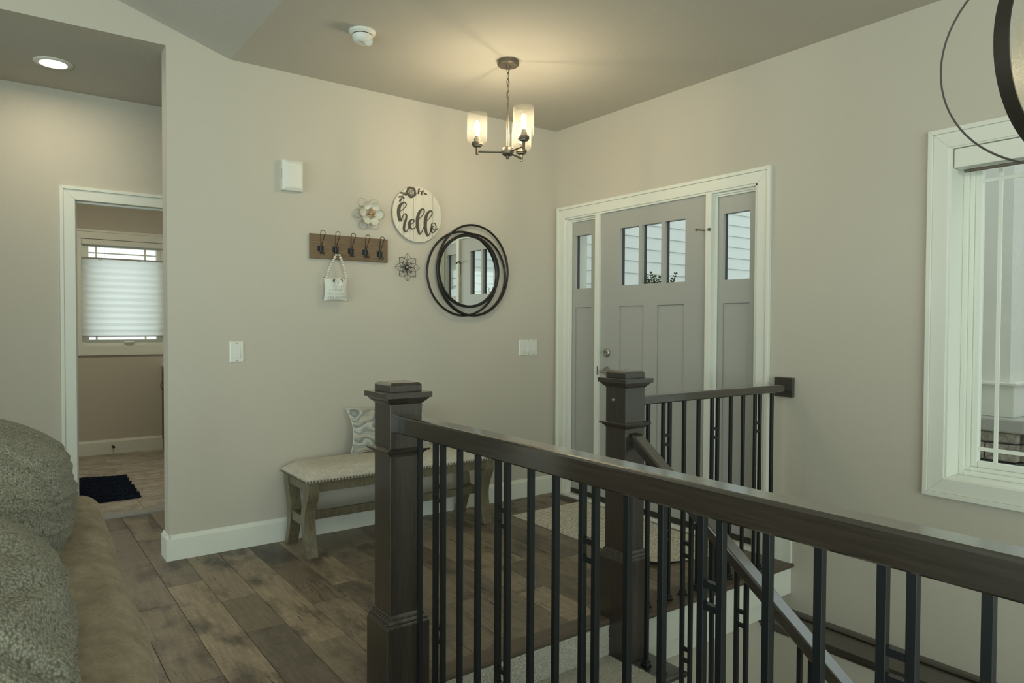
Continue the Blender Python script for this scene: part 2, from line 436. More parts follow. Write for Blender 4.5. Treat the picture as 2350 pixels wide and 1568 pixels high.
# ================================================================ THE SETTING
H = 2.74
def inst(o, parent, d, name=None):
    c = o.copy(); COL.objects.link(c); c.parent = parent
    c.location = Vector(o.location) + Vector(d); ORIG[c.name] = ORIG[parent.name] + c.location
    return c
# ---- floor and its planks
fl = MB()
fl.box(-9, -2.262, -8, 1.15, -.30, -.012); fl.box(-2.262, -1.2, .118, 1.15, -.30, -.012); fl.box(-2.262, 0, -1.90, .118, -.30, -.012)
floor = struct('floor', fl, M_PLANK)
known = {-2.94: [-.033, -.652, -1.456, -2.35], -2.775: [-.413, -1.72, -2.6], -2.61: [-.741, -1.145, -1.95, -2.9], -2.445: [-.167, -1.397, -2.2], -2.275: [-.40, -1.012, -1.62], -2.11: [-.847, -1.33], -1.945: [-.612, -1.10], -1.78: [-.33, -1.38], -1.615: [-.95], -1.45: [-.52, -1.46], -1.285: [-1.1], -1.12: [-.7, -1.5], -.955: [-.36, -1.2], -.79: [-.85], -.625: [-.5, -1.62], -.46: [-1.05], -.295: [-.64, -1.45], -.13: [-.9]}
def plank(x0, x1, y0, y1):
    g, b = .0007, .0016
    x0 += g; x1 -= g; y0 += g; y1 -= g; z = 0.0
    vs = [(x0, y0, -.012), (x1, y0, -.012), (x0, y1, -.012), (x1, y1, -.012), (x0, y0, z-b), (x1, y0, z-b), (x0, y1, z-b), (x1, y1, z-b), (x0+b, y0+b, z), (x1-b, y0+b, z), (x0+b, y1-b, z), (x1-b, y1-b, z)]
    fs = [(0,1,5,4), (1,3,7,5), (3,2,6,7), (2,0,4,6), (4,5,9,8), (5,7,11,9), (7,6,10,11), (6,4,8,10), (8,9,11,10)]
    MB().add(vs, fs).build('plank', M_PLANK, floor, fix=False)
rows = [round(-2.775 + .165*k, 4) for k in range(-6, 17)]
for i, x0 in enumerate(rows):
    x1 = min(x0 + .165, 0) if i < len(rows)-1 else 0
    key = min(known, key=lambda q: abs(q-x0))
    ends = known[key] if abs(key-x0) < .02 else [-.6-.31*(i % 4), -1.7-.2*(i % 3), -2.8]
    spans = [(-4.3, 1.10)] if x1 < -2.29 else ([(-4.3, -1.846), (-1.845, 1.10)] if x1 < -2.27 else [(-1.845, 0.0), (.119, 1.10)])
    for a, b in spans:
        es = [e for e in ends if a+.08 < e < b-.08]
        if b > .9: es += [.45 + .17*(i % 3)]
        es = sorted([a, b] + es)
        for p, q in zip(es, es[1:]): 
            if q-p > .03: plank(x0, x1, p, q)
# ---- nosings at the stair head and along the landing edge
def nosed(x0, x1, yb, yf, z1, t=.026):
    r = t/2; pts = [(yb, z1), (yf+r, z1)] + [(yf+r-r*math.sin(a), z1-r+r*math.cos(a)) for a in [math.pi*k/8 for k in range(1, 8)]] + [(yf+r, z1-t), (yb, z1-t)]
    return MB().prism(pts, 0, x0, x1, False)
struct('trim_1', nosed(-2.262, -1.300, -1.845, -1.930, .002), M_NOSE)
struct('trim_10', MB().box(-2.279, -2.242, -4.6, -1.932, -.028, .002), M_NOSE, .004)
struct('trim_2', nosed(-1.152, -.002, -1.845, -2.000, .002, .024), M_NOSE)
# ---- walls
wb = MB(); wb.box(-2.69, 0, 0, .118, 0, H)
wb.prism([(-9, H), (-2.2, H), (-2.365, H+.06), (-9, H+.06+.32*(9-2.365))], 1, 0, .118)
wall_back = struct('wall_back', wb, M_WALL)
struct('wall_back_left', MB().box(-9, -4.35, 0, .118, 0, H), M_WALL)
OP_DOOR = (-1.76, -.12, 0, 2.07); OP_WIN = (-3.95, -2.735, .597, 2.064)
struct('wall_right', wall_holes(0, 0, .2, -8, 1.0, -2.9, 2.95, [(-1.765, -.115, 0, 2.08), (-3.965, -2.720, .584, 2.077)]), M_WALL)
struct('wall_hall', wall_holes(1, 1.17, 1.29, -6, 0, 0, H, [(-3.035, -2.078, 0, 2.08)]), M_WALL)
struct('wall_hall_left', MB().box(-6.1, -6, .118, 1.29, 0, H), M_WALL)
BW = (-2.765, -2.04, 1.054, 2.086)
struct('wall_bathroom', wall_holes(1, 3.72, 3.88, -3.7, -1.2, 0, 2.5, [(BW[0]-.014, BW[1]+.014, BW[2]-.014, BW[3]+.014)]), M_WALL)
struct('wall_bathroom_left', MB().box(-3.8, -3.7, 1.29, 3.88, 0, 2.5), M_WALL)
struct('wall_bathroom_right', MB().box(-1.3, -1.2, 1.29, 3.72, 0, 2.5), M_WALL)
struct('ceiling_bathroom', MB().box(-3.8, -1.2, 1.29, 3.88, 2.45, 2.55), M_CEIL)
struct('wall_rear', wall_holes(1, -8.2, -8, -9.2, .2, -2.9, 5, [(-6.85, -1.5, .05, 2.45)]), M_WALL)
struct('wall_side', wall_holes(0, -7.2, -7, -8, 0, -.3, 4.2, [(-5.5, -1.1, .05, 2.45)]), M_WALL)
struct('ceiling', MB().box(-2.365, .2, -8.2, .0, H, H+.12), M_CEIL)
struct('ceiling_hall', MB().box(-6.1, 0, .118, 1.29, H, H+.1), M_CEIL)
sl = .32*(9.2-2.365)
struct('ceiling_vault', MB().prism([(-2.365, H), (-9.2, H+sl), (-9.2, H+sl+.12), (-2.365, H+.12)], 1, -8.2, 0), M_CEIL)
# ---- stairwell shell
struct('wall_stairwell_left', MB().box(-2.262, -2.242, -6.5, -1.96, -2.9, -.0125), M_WALL)
struct('wall_stairwell_head', MB().box(-2.242, -1.15, -1.904, -1.896, -2.9, -.03), M_WALL)
struct('wall_stairwell_back', MB().box(-1.15, 0, -1.93, -1.9, -2.9, -.022), M_WALL)
struct('wall_stairwell_front', MB().box(-2.262, 0, -6.5, -6.4, -2.9, 0), M_WALL)
struct('floor_lower', MB().box(-2.262, 0, -6.5, -1.9, -2.95, -2.9), M_WALL)
struct('trim_3', MB().box(-1.155, -.001, -1.982, -1.93, -.164, -.022).box(-1.155, -.16, -1.962, -1.93, -.255, -.164), M_TRIM, .0015, 'white fascia boards under the landing nosing')
struct('wall_pony', MB().box(-.19, 0, -6.4, -1.93, -2.9, -.287), M_WALL)
lg = MB().box(-.215, 0, -6.4, -1.925, -.287, -.262)
lg.prism([(0, -.262), (-.045, -.262), (-.045, -.254), (-.036, -.247), (0, -.247)], 1, -6.4, -1.984)
lg.box(-.2, -.19, -6.4, -1.93, -.31, -.287)
struct('trim_4', lg, M_DWOOD, .003, 'dark wooden ledge along the stairwell wall')
# ---- baseboards
def bprof(d=.015, h=.135): return [(0, 0), (d, 0), (d, h-.022), (d-.004, h-.015), (d-.009, h-.004), (.002, h), (0, h)]
bb = MB().prism([(-u, z) for u, z in bprof()], 0, -2.704, 0)
bb.prism([(-2.69-u, z) for u, z in bprof()], 1, -.0149, .133)
struct('baseboard_back', bb, M_TRIM)
b2 = MB().prism([(-u, z) for u, z in bprof(.015, .148)], 1, -1.985, -1.84)
struct('baseboard_right', b2, M_TRIM)
struct('baseboard_hall', MB().prism([(1.17-u, z) for u, z in bprof()], 0, -6, -3.10), M_TRIM)
struct('baseboard_bathroom', MB().prism([(3.72-u, z) for u, z in bprof(.015, .14)], 0, -3.7, -1.3), M_TRIM)
# ---- casings
def casing(axis, face, sg, u0, u1, z0, z1, w, sides='ltr', t=.016, parent=None):
    mb = MB(); bot = 'b' in sides
    def quad(o0, o1, th):   # mitred boards between two offsets from the opening
        def P(u, z, d): return (face+sg*d, u, z) if axis == 0 else (u, face+sg*d, z)
        rect = lambda o: [(u0-o, z0-(o if bot else 0)), (u0-o, z1+o), (u1+o, z1+o), (u1+o, z0-(o if bot else 0))]
        I, O = rect(o0), rect(o1)
        for i in range(4 if bot else 3):
            j = (i+1) % 4; q = [O[i], O[j], I[i], I[j]]
            mb.hexa([P(*O[i], 0), P(*O[j], 0), P(*I[i], 0), P(*I[j], 0), P(*O[i], th), P(*O[j], th), P(*I[i], th), P(*I[j], th)])
    quad(0, w-.021, t); quad(w-.021, w, t+.008)
    return mb
struct('trim_5', casing(0, 0, -1, -1.755, -.122, 0, 2.07, .084), M_TRIM, .0025, 'white casing around the front door')
struct('trim_6', casing(1, 1.17, -1, -3.012, -2.10, 0, 2.057, .085), M_TRIM, .0025, 'white casing around the hall doorway')
struct('trim_7', casing(0, 0, -1, -3.95, -2.725, .592, 2.07, .086, 'ltrb'), M_TRIM, .0025, 'white picture frame casing of the stair window')
struct('trim_8', casing(1, 3.72, -1, BW[0], BW[1], BW[2], BW[3], .088, 'ltrb'), M_TRIM, .0025, 'white casing of the bathroom window')
# ---- front door with its frame
fr = MB()
fr.box(-.008, .2, -.138, -.118, 0, 2.07).box(-.008, .2, -1.762, -1.738, 0, 2.07).box(-.008, .2, -1.762, -.118, 2.058, 2.078)
fr.box(.012, .03, -.150, -.138, 0, 2.046).box(.0221, .0322, -.160, -.150, 0, 2.036).box(.012, .03, -.444, -.138, 2.046, 2.058).box(.022, .032, -.446, -.138, 2.036, 2.0465)
fr.box(.012, .03, -1.738, -1.444, 2.046, 2.058).box(.022, .032, -1.738, -1.444, 2.036, 2.0465).box(.0221, .0322, -1.738, -1.726, 0, 2.036)
fr.box(.0221, .0322, -1.462, -1.444, 0, 2.036)
fr.box(-.012, .1, -.488, -.446, 0, 2.07).box(-.012, .1, -1.444, -1.402, 0, 2.07)
fr.box(-.018, .18, -1.76, -.12, 0, .024)
struct('door_frame_1', fr, M_TRIM, .002)
DY0, DY1 = -1.400, -.490
LITES = [(-.847, -.674, 1.548, 1.938), (-1.042, -.876, 1.548, 1.938), (-1.236, -1.070, 1.548, 1.938)]
PANELS = [(-.894, -.674, .26, 1.407), (-1.231, -1.011, .26, 1.407)]
door = struct('door_1', wall_holes(0, .008, .030, DY0, DY1, .05, 2.060, LITES + PANELS), M_DOORP)
wall_holes(0, .0305, .056, DY0, DY1, .05, 2.060, LITES).build('outer_skin', M_DOOREXT, door)
for p in PANELS: MB().box(.017, .030, p[0]+.001, p[1]-.001, p[2]+.001, p[3]-.001).build('panel', M_DOORP, door, .002)
for p in LITES: MB().box(.0295, .0315, p[0]+.0005, p[1]-.0005, p[2]+.0005, p[3]-.0005).build('pane', M_GLASS, door)
MB().box(.004, .05, DY0, DY1, .024, .062).build('door_sweep', M_RUBBER, door, .002)
MB().box(.012, .05, DY0, DY1, 2.0605, 2.068).build('weather_strip', M_DARK, door)
for z in (1.787, 1.055, .30):
    h = MB()
    for k in range(5): h.lathe([(.0068, 0), (.0072, .001), (.0072, .0165), (.0068, .0175)], (.0, -1.4015, z-.045+.018*k), 10)
    h.lathe([(.004, -.004), (.005, .094), (.004, .098)], (.0, -1.4015, z-.045), 8)
    h.box(.003, .009, -1.409, -1.396, z-.045, z+.045).build('hinge', M_STEEL, door)
hs = MB().tube([(-.004, -1.4015, 1.843), (-.012, -1.385, 1.846), (-.035, -1.362, 1.85)], .0038, 8)
hs.tube([(-.004, -1.4015, 1.843), (-.014, -1.425, 1.845)], .0038, 8).ball((-.040, -1.358, 1.85), .008).ball((-.018, -1.434, 1.846), .010).lathe([(.009, 0), (.009, .006)], (0, -1.4015, 1.840), 10)
hs.build('hinge_stop', M_BRONZE, door)
dbm = MB().lathe([(.031, 0), (.031, .006), (.027, .012), (.020, .014), (0, .015)], (.008, -.557, 1.083), 24, 0)
dbm.v = [(.008-(x-.008), y, z) for x, y, z in dbm.v]
db = dbm.build('deadbolt', M_STEEL, door)
MB().hexa([(-.022, -.575, 1.070), (-.006, -.575, 1.070), (-.022, -.543, 1.086), (-.006, -.543, 1.086), (-.022, -.572, 1.080), (-.006, -.572, 1.080), (-.022, -.540, 1.096), (-.006, -.540, 1.096)]).build('thumb_turn', M_STEEL, db, .003)
lv = MB().lathe([(.031, 0), (.031, .006), (.026, .012), (0, .013)], (.008, -.557, .955), 24, 0)
lv.v = [(.008-(x-.008), y, z) for x, y, z in lv.v]
lv.tube([(.0, -.557, .955), (-.03, -.557, .953), (-.052, -.562, .951), (-.056, -.585, .95), (-.054, -.65, .95)], [.009, .009, .010, .009, .007], 10)
lv.build('lever_handle', M_STEEL, door)
MB().box(-.013, -.011, -.486, -.476, .925, .985).build('strike_plate', M_BRONZE, door)
# ---- the two sidelights
def sidelight(name, y0, y1, l0, l1):
    lite = (l0, l1, 1.545, 1.936); pan = (l0, l1, .26, 1.407)
    s = struct(name, wall_holes(0, .034, .054, y0, y1, .03, 2.058, [lite, pan]), M_DOORP)
    wall_holes(0, .0545, .078, y0, y1, .03, 2.058, [lite]).build('outer_skin', M_DOOREXT, s)
    MB().box(.043, .054, l0+.001, l1-.001, .261, 1.406).build('panel', M_DOORP, s, .002)
    MB().box(.0535, .0555, l0+.0005, l1-.0005, 1.5455, 1.9355).build('pane', M_GLASS, s)
    MB().box(.028, .06, y0, y1, .024, .058).build('sill_strip', M_RUBBER, s, .002)
sidelight('window_1', -.444, -.138, -.362, -.190)
sidelight('window_2', -1.738, -1.446, -1.678, -1.497)
# ---- stair window
w3 = MB()
w3.box(-.008, .12, -2.735, -2.722, .597, 2.064).box(-.008, .12, -3.97, -3.95, .597, 2.064).box(-.008, .12, -3.97, -2.722, 2.064, 2.08).box(-.008, .12, -3.97, -2.722, .581, .597)
win3 = struct('window_3', w3, M_TRIM, .001)
def rect_frame(axis, a, b, u0, u1, z0, z1, w):
    return wall_holes(axis, a, b, u0, u1, z0, z1, [(u0+w, u1-w, z0+w, z1-w)])
rect_frame(0, .118, .2, -3.95, -2.735, .597, 2.064, .022).build('window_frame', M_TRIM, win3, .002)
rect_frame(0, .132, .19, -3.928, -2.757, .619, 2.042, .018).build('sash_rail', M_TRIM, win3, .002)
rect_frame(0, .142, .18, -3.91, -2.775, .637, 2.024, .027).build('sash', M_TRIM, win3, .003)
MB().box(.158, .163, -3.884, -2.801, .663, 1.998).build('pane', M_DUSTY, win3)
MB().box(.150, .157, -2.879, -2.862, .663, 1.998).build('muntin', M_TRIM, win3, .002)
MB().box(.150, .157, -3.823, -3.806, .663, 1.998).build('muntin', M_TRIM, win3, .002)
MB().box(.149, .156, -3.884, -2.801, 1.922, 1.939).build('muntin', M_TRIM, win3, .002)
MB().box(.149, .156, -3.884, -2.801, .712, .729).build('muntin', M_TRIM, win3, .002)
rs = thing('roller_shade', (.03, -3.34, 2.06), 'white roller shade cassette tucked under the head of the stair window', 'window shade')
MB().box(.002, .065, -3.948, -2.738, 1.978, 2.062).build('cassette', M_TRIM, rs, .004)
MB().box(.040, .048, -3.93, -2.765, 1.958, 1.972).build('hem_bar', M_BRONZE, rs, .003)
# ---- bathroom window
w4 = MB().box(BW[0]-.012, BW[0], 3.712, 3.80, BW[2]-.012, BW[3]+.012).box(BW[1], BW[1]+.012, 3.712, 3.80, BW[2]-.012, BW[3]+.012)
w4.box(BW[0], BW[1], 3.712, 3.80, BW[3], BW[3]+.012).box(BW[0], BW[1], 3.712, 3.80, BW[2]-.012, BW[2])
win4 = struct('window_4', w4, M_TRIM, .001)
rect_frame(1, 3.78, 3.86, BW[0], BW[1], BW[2], BW[3], .030).build('window_frame', M_TRIM, win4, .002)
rect_frame(1, 3.79, 3.85, BW[0]+.03, BW[1]-.03, BW[2]+.03, BW[3]-.03, .036).build('sash', M_TRIM, win4, .003)
MB().box(BW[0]+.066, BW[1]-.066, 3.82, 3.825, BW[2]+.066, BW[3]-.066).build('pane', M_GLASS, win4)
for xx in (-2.633, -2.205): MB().box(xx-.008, xx+.008, 3.812, 3.819, BW[2]+.066, BW[3]-.066).build('muntin', M_TRIM, win4, .002)
MB().box(BW[0]+.066, BW[1]-.066, 3.8135, 3.8175, 1.955, 1.968).build('muntin', M_TRIM, win4, .002)
MB().lathe([(.0, -.0), (.045, .0), (.05, .012), (.02, .02), (0, .022)], (-2.36, 3.775, 1.079), 16).build('crank_cover', M_WHITEPL, win4)
# ---- hall doorway jamb, bathroom floor
struct('door_frame_2', MB().box(-3.03, -3.012, 1.165, 1.295, 0, 2.075).box(-2.10, -2.082, 1.165, 1.295, 0, 2.075).box(-3.012, -2.10, 1.165, 1.295, 2.057, 2.075).box(-3.012, -3.0, 1.21, 1.24, 0, 2.057).box(-3.0, -2.112, 1.21, 1.24, 2.045, 2.057).box(-2.112, -2.10, 1.21, 1.24, 0, 2.057), M_TRIM, .002)
struct('trim_9', MB().prism([(1.10, -.01), (1.108, .008), (1.225, .008), (1.233, -.01)], 0, -3.012, -2.10), plain('grey_threshold', (.30, .31, .29), .4), .001, 'wooden threshold strip in the hall doorway')
bf = struct('floor_bathroom', MB().box(-3.7, -1.3, 1.2, 3.72, -.1, -.003), M_GROUT)
for j in range(9):
    y0 = 1.235 + .305*j
    for i in range(-2, 4):
        x0 = -2.617 + .61*i + (.30 if j % 2 else 0)
        a, b, c, d = max(x0+.002, -3.7), min(x0+.608, -1.3), y0+.002, min(y0+.303, 3.72)
        if b-a > .02 and d-c > .02: MB().box(a, b, c, d, -.003, 0).build('tile', M_TILE, bf, .001, 1)
# ================================================================ OUTSIDE
struct('ground_outside', MB().box(.2, 14, -12, 3, -.2, -.12).box(-4, .2, 3.88, 14, -.5, -.4), M_CONCRETE)
def siding(name, label, x0, x1, y, sgn, z0, z1, boards):
    s = thing(name, ((x0+x1)/2, y, z0), label, 'house wall')
    z = z0; e = .129
    while z < z1:
        MB().prism([(y, z), (y-sgn*.016, z), (y-sgn*.004, z+e+.01), (y, z+e+.01)], 0, x0, x1).build('siding_board', M_SIDING, s)
        z += e
    for a, b in boards: MB().box(a, b, y-sgn*.03, y+sgn*.002, z0, z1).build('corner_board', M_SIDING, s, .003)
    MB().box(x0, x1, y, y+sgn*.05, z0, z1).build('sheathing', M_SIDING, s)
siding('siding_wall', 'white lap siding wall across the porch, seen through the front door glass', .2, 7.5, 1.02, 1, -.11, 3.1, [(1.03, 1.185), (3.22, 3.46)])
siding('siding_wall', 'white lap siding wall seen only in the mirror', 1.2, 9, -5.3, -1, -.11, 4.2, [(2.36, 2.50)])
pier = thing('porch_column', (1.9, -2.2, -.12), 'square porch column on a stone base outside the stair window', 'column')
MB().box(1.6, 2.15, -2.455, -1.95, .914, 3.0).build('shaft', M_SCREEN, pier, .003)
MB().box(1.575, 2.175, -2.485, -1.92, .716, .914).build('plinth', M_SCREEN, pier, .004)
MB().box(1.555, 2.195, -2.505, -1.90, .914, .932).build('plinth_cap', M_SCREEN, pier, .004)
MB().box(1.50, 2.25, -2.565, -1.85, .63, .716).build('stone_cap', M_CONCRETE, pier, .012)
MB().box(1.57, 2.18, -2.50, -1.90, -.12, .63).build('core', M_CONCRETE, pier)
z = -.12; rr = random.Random(3)
while z < .62:
    hh = min(rr.choice([.08, .11, .15]), .63-z)
    if .63-z-hh < .04: hh = .63-z
    for face in (0, 1):
        a0, a1 = ((-2.53, -1.88) if face == 0 else (1.56, 2.2)); a = a0
        while a < a1-.02:
            w = min(rr.uniform(.12, .30), a1-a); dp = rr.uniform(.0, .025)
            bx_ = MB().box(1.535-dp, 1.575, a+.004, a+w-.004, z+.004, z+hh-.004) if face == 0 else MB().box(a+.004, a+w-.004, -2.54-dp, -2.495, z+.004, z+hh-.004)
            bx_.build('stone', rr.choice(M_STONE), pier, .008); a += w
    z += hh
# eucalyptus wreath hanging on the outside of the door
wr = thing('wreath', (.085, -.955, 1.36), 'eucalyptus wreath outside the front door, leaf tips showing above the glass edge', 'wreath')
ring = [(.09, -.955+.17*math.cos(a), 1.33+.17*math.sin(a)) for a in [2*math.pi*k/32 for k in range(32)]]
MB().tube(ring, .012, 6, True).build('ring', plain('twig', (.06, .04, .025), .9), wr)
def leaf(mb, c, d, up, l, w):
    c, d, up = Vector(c), Vector(d).normalized(), Vector(up).normalized(); s = d.cross(up).normalized()
    pts = [c, c+d*l*.3+s*w*.8, c+d*l*.62+s*w, c+d*l*.92+s*w*.45, c+d*l, c+d*l*.92-s*w*.45, c+d*l*.62-s*w, c+d*l*.3-s*w*.8]
    mb.add([tuple(p) for p in pts] + [tuple(p+up*.0015) for p in pts], [tuple(range(8)), tuple(range(15, 7, -1))] + [(i, (i+1) % 8, 8+(i+1) % 8, 8+i) for i in range(8)])
tips = [(-.828, 1.612), (-.875, 1.623), (-.91, 1.598), (-.948, 1.59), (-.862, 1.572), (-1.017, 1.598), (-1.084, 1.605), (-.78, 1.54), (-1.13, 1.53), (-.72, 1.44), (-1.19, 1.42), (-.70, 1.3), (-1.2, 1.28), (-.75, 1.18), (-1.15, 1.17), (-.85, 1.09), (-.98, 1.07), (-1.08, 1.1)]
for ty, tz in tips:
    mb = MB(); a = Vector((.095, -.955+(ty+.955)*.55, 1.33+(tz-1.33)*.6)); b = Vector((.10, ty, tz))
    mb.tube([a, (a+b)/2+Vector((.008, 0, 0)), b], .0012, 5); d = (b-a).normalized()
    for k in range(6):
        q = a + (b-a)*(.25+.15*k)
        for sg in (-1, 1):
            dd = (d*.6 + Vector((random.uniform(-.3, .3), sg*.9, random.uniform(-.2, .4)))).normalized()
            leaf(mb, q, dd, (1, random.uniform(-.6, .6), random.uniform(-.5, .5)), .026-.0018*k, .0085-.0006*k)
    leaf(mb, b, d, (1, 0, 0), .016, .005)
    mb.build('sprig', M_LEAF, wr)

# ================================================================ NEWELS AND RAILINGS
def sq(mb, cx, cy, h0, h1, z0, z1):   # frustum of a square post, half widths h0 (below) and h1 (above)
    mb.hexa([(cx-h0, cy-h0, z0), (cx+h0, cy-h0, z0), (cx-h0, cy+h0, z0), (cx+h0, cy+h0, z0), (cx-h1, cy-h1, z1), (cx+h1, cy-h1, z1), (cx-h1, cy+h1, z1), (cx+h1, cy+h1, z1)]); return mb
def newel(cx, cy, zb, label):
    t = thing('newel_post', (cx, cy, zb), label, 'newel post', 'square newel posts of the stair'); h = .059
    sq(MB(), cx, cy, h, h, .25, 1.02).build('shaft', M_DWOOD, t, .0015)
    sq(MB(), cx, cy, .079, .079, zb, .266).build('plinth', M_DWOOD, t, .002)
    mb = sq(MB(), cx, cy, .0775, .0755, .266, .272); sq(mb, cx, cy, .0745, .0745, .272, .277); sq(mb, cx, cy, .0735, .070, .277, .287); sq(mb, cx, cy, .067, .066, .287, .292); sq(mb, cx, cy, .0655, .062, .292, .302)
    mb.build('base_moulding', M_DWOOD, t, .0008, 1)
    mb = sq(MB(), cx, cy, .0595, .066, .829, .840); sq(mb, cx, cy, .070, .072, .841, .847); sq(mb, cx, cy, .079, .081, .847, .854); sq(mb, cx, cy, .081, .062, .854, .858)
    mb.build('collar', M_DWOOD, t, .0008, 1)
    mb = sq(MB(), cx, cy, .0595, .067, 1.004, 1.012); sq(mb, cx, cy, .070, .0725, 1.013, 1.019); sq(mb, cx, cy, .075, .079, 1.019, 1.026); sq(mb, cx, cy, .0855, .0855, 1.026, 1.045)
    mb.build('crown', M_DWOOD, t, .001, 1)
    mb = sq(MB(), cx, cy, .059, .059, 1.045, 1.068); sq(mb, cx, cy, .059, .051, 1.068, 1.0765)
    mb.build('cap', M_DWOOD, t, .001, 1)
    return t
NX1, NX2, NY = -2.324, -1.226, -1.934
newel(NX1, NY, .002, 'dark square newel post at the head of the long handrail, nearest the bench')
n2 = newel(NX2, NY, -.17, 'dark square newel post in front of the front door, at the turn of the railings')
dk = MB().lathe([(.0085, 0), (.0085, .002), (.006, .003), (0, .003)], (-1.285, -1.921, .950), 14, 0)
dk.v = [(-1.285-(x+1.285), y, z) for x, y, z in dk.v]; dk.build('plug', M_STEEL, n2)
BW_ = .0075
def rail_prof(w, h): 
    c = .007; a = w/2; b = h/2
    return [(-a, -b+.004), (-a+.004, -b), (a-.004, -b), (a, -b+.004), (a, b-c), (a-.002, b-.002), (a-c, b), (-a+c, b), (-a+.002, b-.002), (-a, b-c)]
def shoe(mb, x, y, z):
    sq(mb, x, y, .0165, .0165, z, z+.008); sq(mb, x, y, .0155, .011, z+.008, z+.016); sq(mb, x, y, .0135, .0135, z+.016, z+.022); sq(mb, x, y, .012, .009, z+.022, z+.028)
def railing(name, label, path, prof, mat, singles, doubles, zbot, ztop, P, rung=(.770, .727, .328, .287), stub=.0):
    t = thing(name, path[0], label, 'railing')
    MB().sweep(path, prof).build('handrail', mat, t)
    proto = {}
    for s in singles:
        x, y = P(s); mb = MB().box(x-BW_, x+BW_, y-BW_, y+BW_, zbot(s), ztop(s)); shoe(mb, x, y, zbot(s)); mb.build('baluster', M_IRON, t, .0008, 1)
    for a, b in doubles:
        mid = (a+b)/2; mb = MB(); mb2 = MB()
        for s in (a, b):
            x, y = P(s); mb.box(x-BW_, x+BW_, y-BW_, y+BW_, zbot(mid), ztop(s)); shoe(mb, x, y, zbot(mid))
        o = mb.build('double_baluster', M_IRON, t, .0008, 1)
        (xa, ya), (xb, yb) = P(a), P(b)
        for z in rung(mid) if callable(rung) else rung:
            MB().box(min(xa, xb)-.0065 if xa == xb else min(xa, xb)+BW_, max(xa, xb)+.0065 if xa == xb else max(xa, xb)-BW_,
                     min(ya, yb)-.0065 if ya == yb else min(ya, yb)+BW_, max(ya, yb)+.0065 if ya == yb else max(ya, yb)-BW_, z-.0065, z+.0065).build('rung', M_IRON, o)
    return t
r1 = railing('stair_railing', 'long dark handrail with black iron balusters running towards the viewer from the nearer newel', [(NX1, NY-.059, .938), (NX1, -4.75, .938)], rail_prof(.064, .060), M_RAILY,
    [-2.086, -2.329, -2.425, -2.670, -2.769, -3.011, -3.109, -3.353, -3.450, -3.696, -3.793, -4.04, -4.137, -4.38],
    [(-2.188, -2.232), (-2.524, -2.568), (-2.866, -2.910), (-3.210, -3.254), (-3.553, -3.597), (-3.897, -3.941), (-4.24, -4.284)],
    lambda s: .002, lambda s: .912, lambda s: (NX1, s))
newel(NX1, -4.80, .002, 'dark square newel post at the end of the long handrail beside the viewer')
r2 = railing('landing_railing', 'short dark handrail in front of the front door, ending in a square wall block', [(NX2+.059, NY, .943), (-.024, NY, .943)], rail_prof(.060, .040), M_RAILX,
    [-1.08, -.833, -.729, -.479, -.376, -.126], [(-.979, -.935), (-.626, -.583), (-.275, -.232)],
    lambda s: .002, lambda s: .928, lambda s: (s, NY))
MB().box(-.024, 0, -1.988, -1.880, .892, .998).build('wall_block', M_DWOOD, r2, .003)
SL = .742
def rz(y): return .792 + SL*(y + 1.993)    # centre line of the descending rail
tread_z = lambda k: -.17 - .187*k
def tz(y):
    k = int((-1.93 - y)/.254); return tread_z(min(k, 9))
ang = math.atan(SL); rp = rail_prof(.064, .042)
r3 = railing('descending_railing', 'dark handrail sloping down the stairs behind the long railing', [(NX2, -1.993, rz(-1.993)), (NX2, -4.3, rz(-4.3))], rp, M_RAILY,
    [-2.068, -2.154, -2.400, -2.654, -2.908, -3.162, -3.416, -3.67, -3.924], [(-2.257, -2.298), (-2.511, -2.552), (-2.765, -2.806), (-3.019, -3.06), (-3.273, -3.314), (-3.527, -3.568), (-3.781, -3.822)],
    lambda s: tz(s) if s > -2.18 else tread_z(int((-1.93-s-.0)/.254)), lambda s: rz(s)-.02, lambda s: (NX2, s),
    rung=lambda s: (rz(s)-.175, rz(s)-.225, rz(s)-.60, rz(s)-.645))
# ---- staircase
st = thing('staircase', (-1.7, -2.6, -.17), 'carpeted stair flight with dark wooden tread ends going down between the railings', 'stairs')
sk = MB(); poly = []
for k in range(9):
    yf = -1.930 - .254*k; z1 = tread_z(k)
    r = .0135; pts = [(yf, z1), (yf-.254-r+.013, z1)] + [(yf-.254-r+.013-r*math.sin(a), z1-r+r*math.cos(a)) for a in [math.pi*q/8 for q in range(1, 8)]] + [(yf-.254-r+.013, z1-2*r), (yf, z1-2*r)]
    mb = MB().prism(pts, 0, -2.242, -1.128)
    # rounded return nosing at the open end
    rp_ = [(-1.128, z1-2*r)] + [(-1.128+r*math.sin(a), z1-r-r*math.cos(a)) for a in [math.pi*q/8 for q in range(1, 8)]] + [(-1.128, z1)]
    mb.prism(rp_, 1, yf-.254-.013, yf); mb.build('tread', M_DWOOD, st)
    MB().box(-2.242, -1.15, yf-.004 if k else -1.908, yf+.012 if k else -1.904, z1, (tread_z(k-1)-.027) if k else -.024).build('riser', M_TRIM, st)
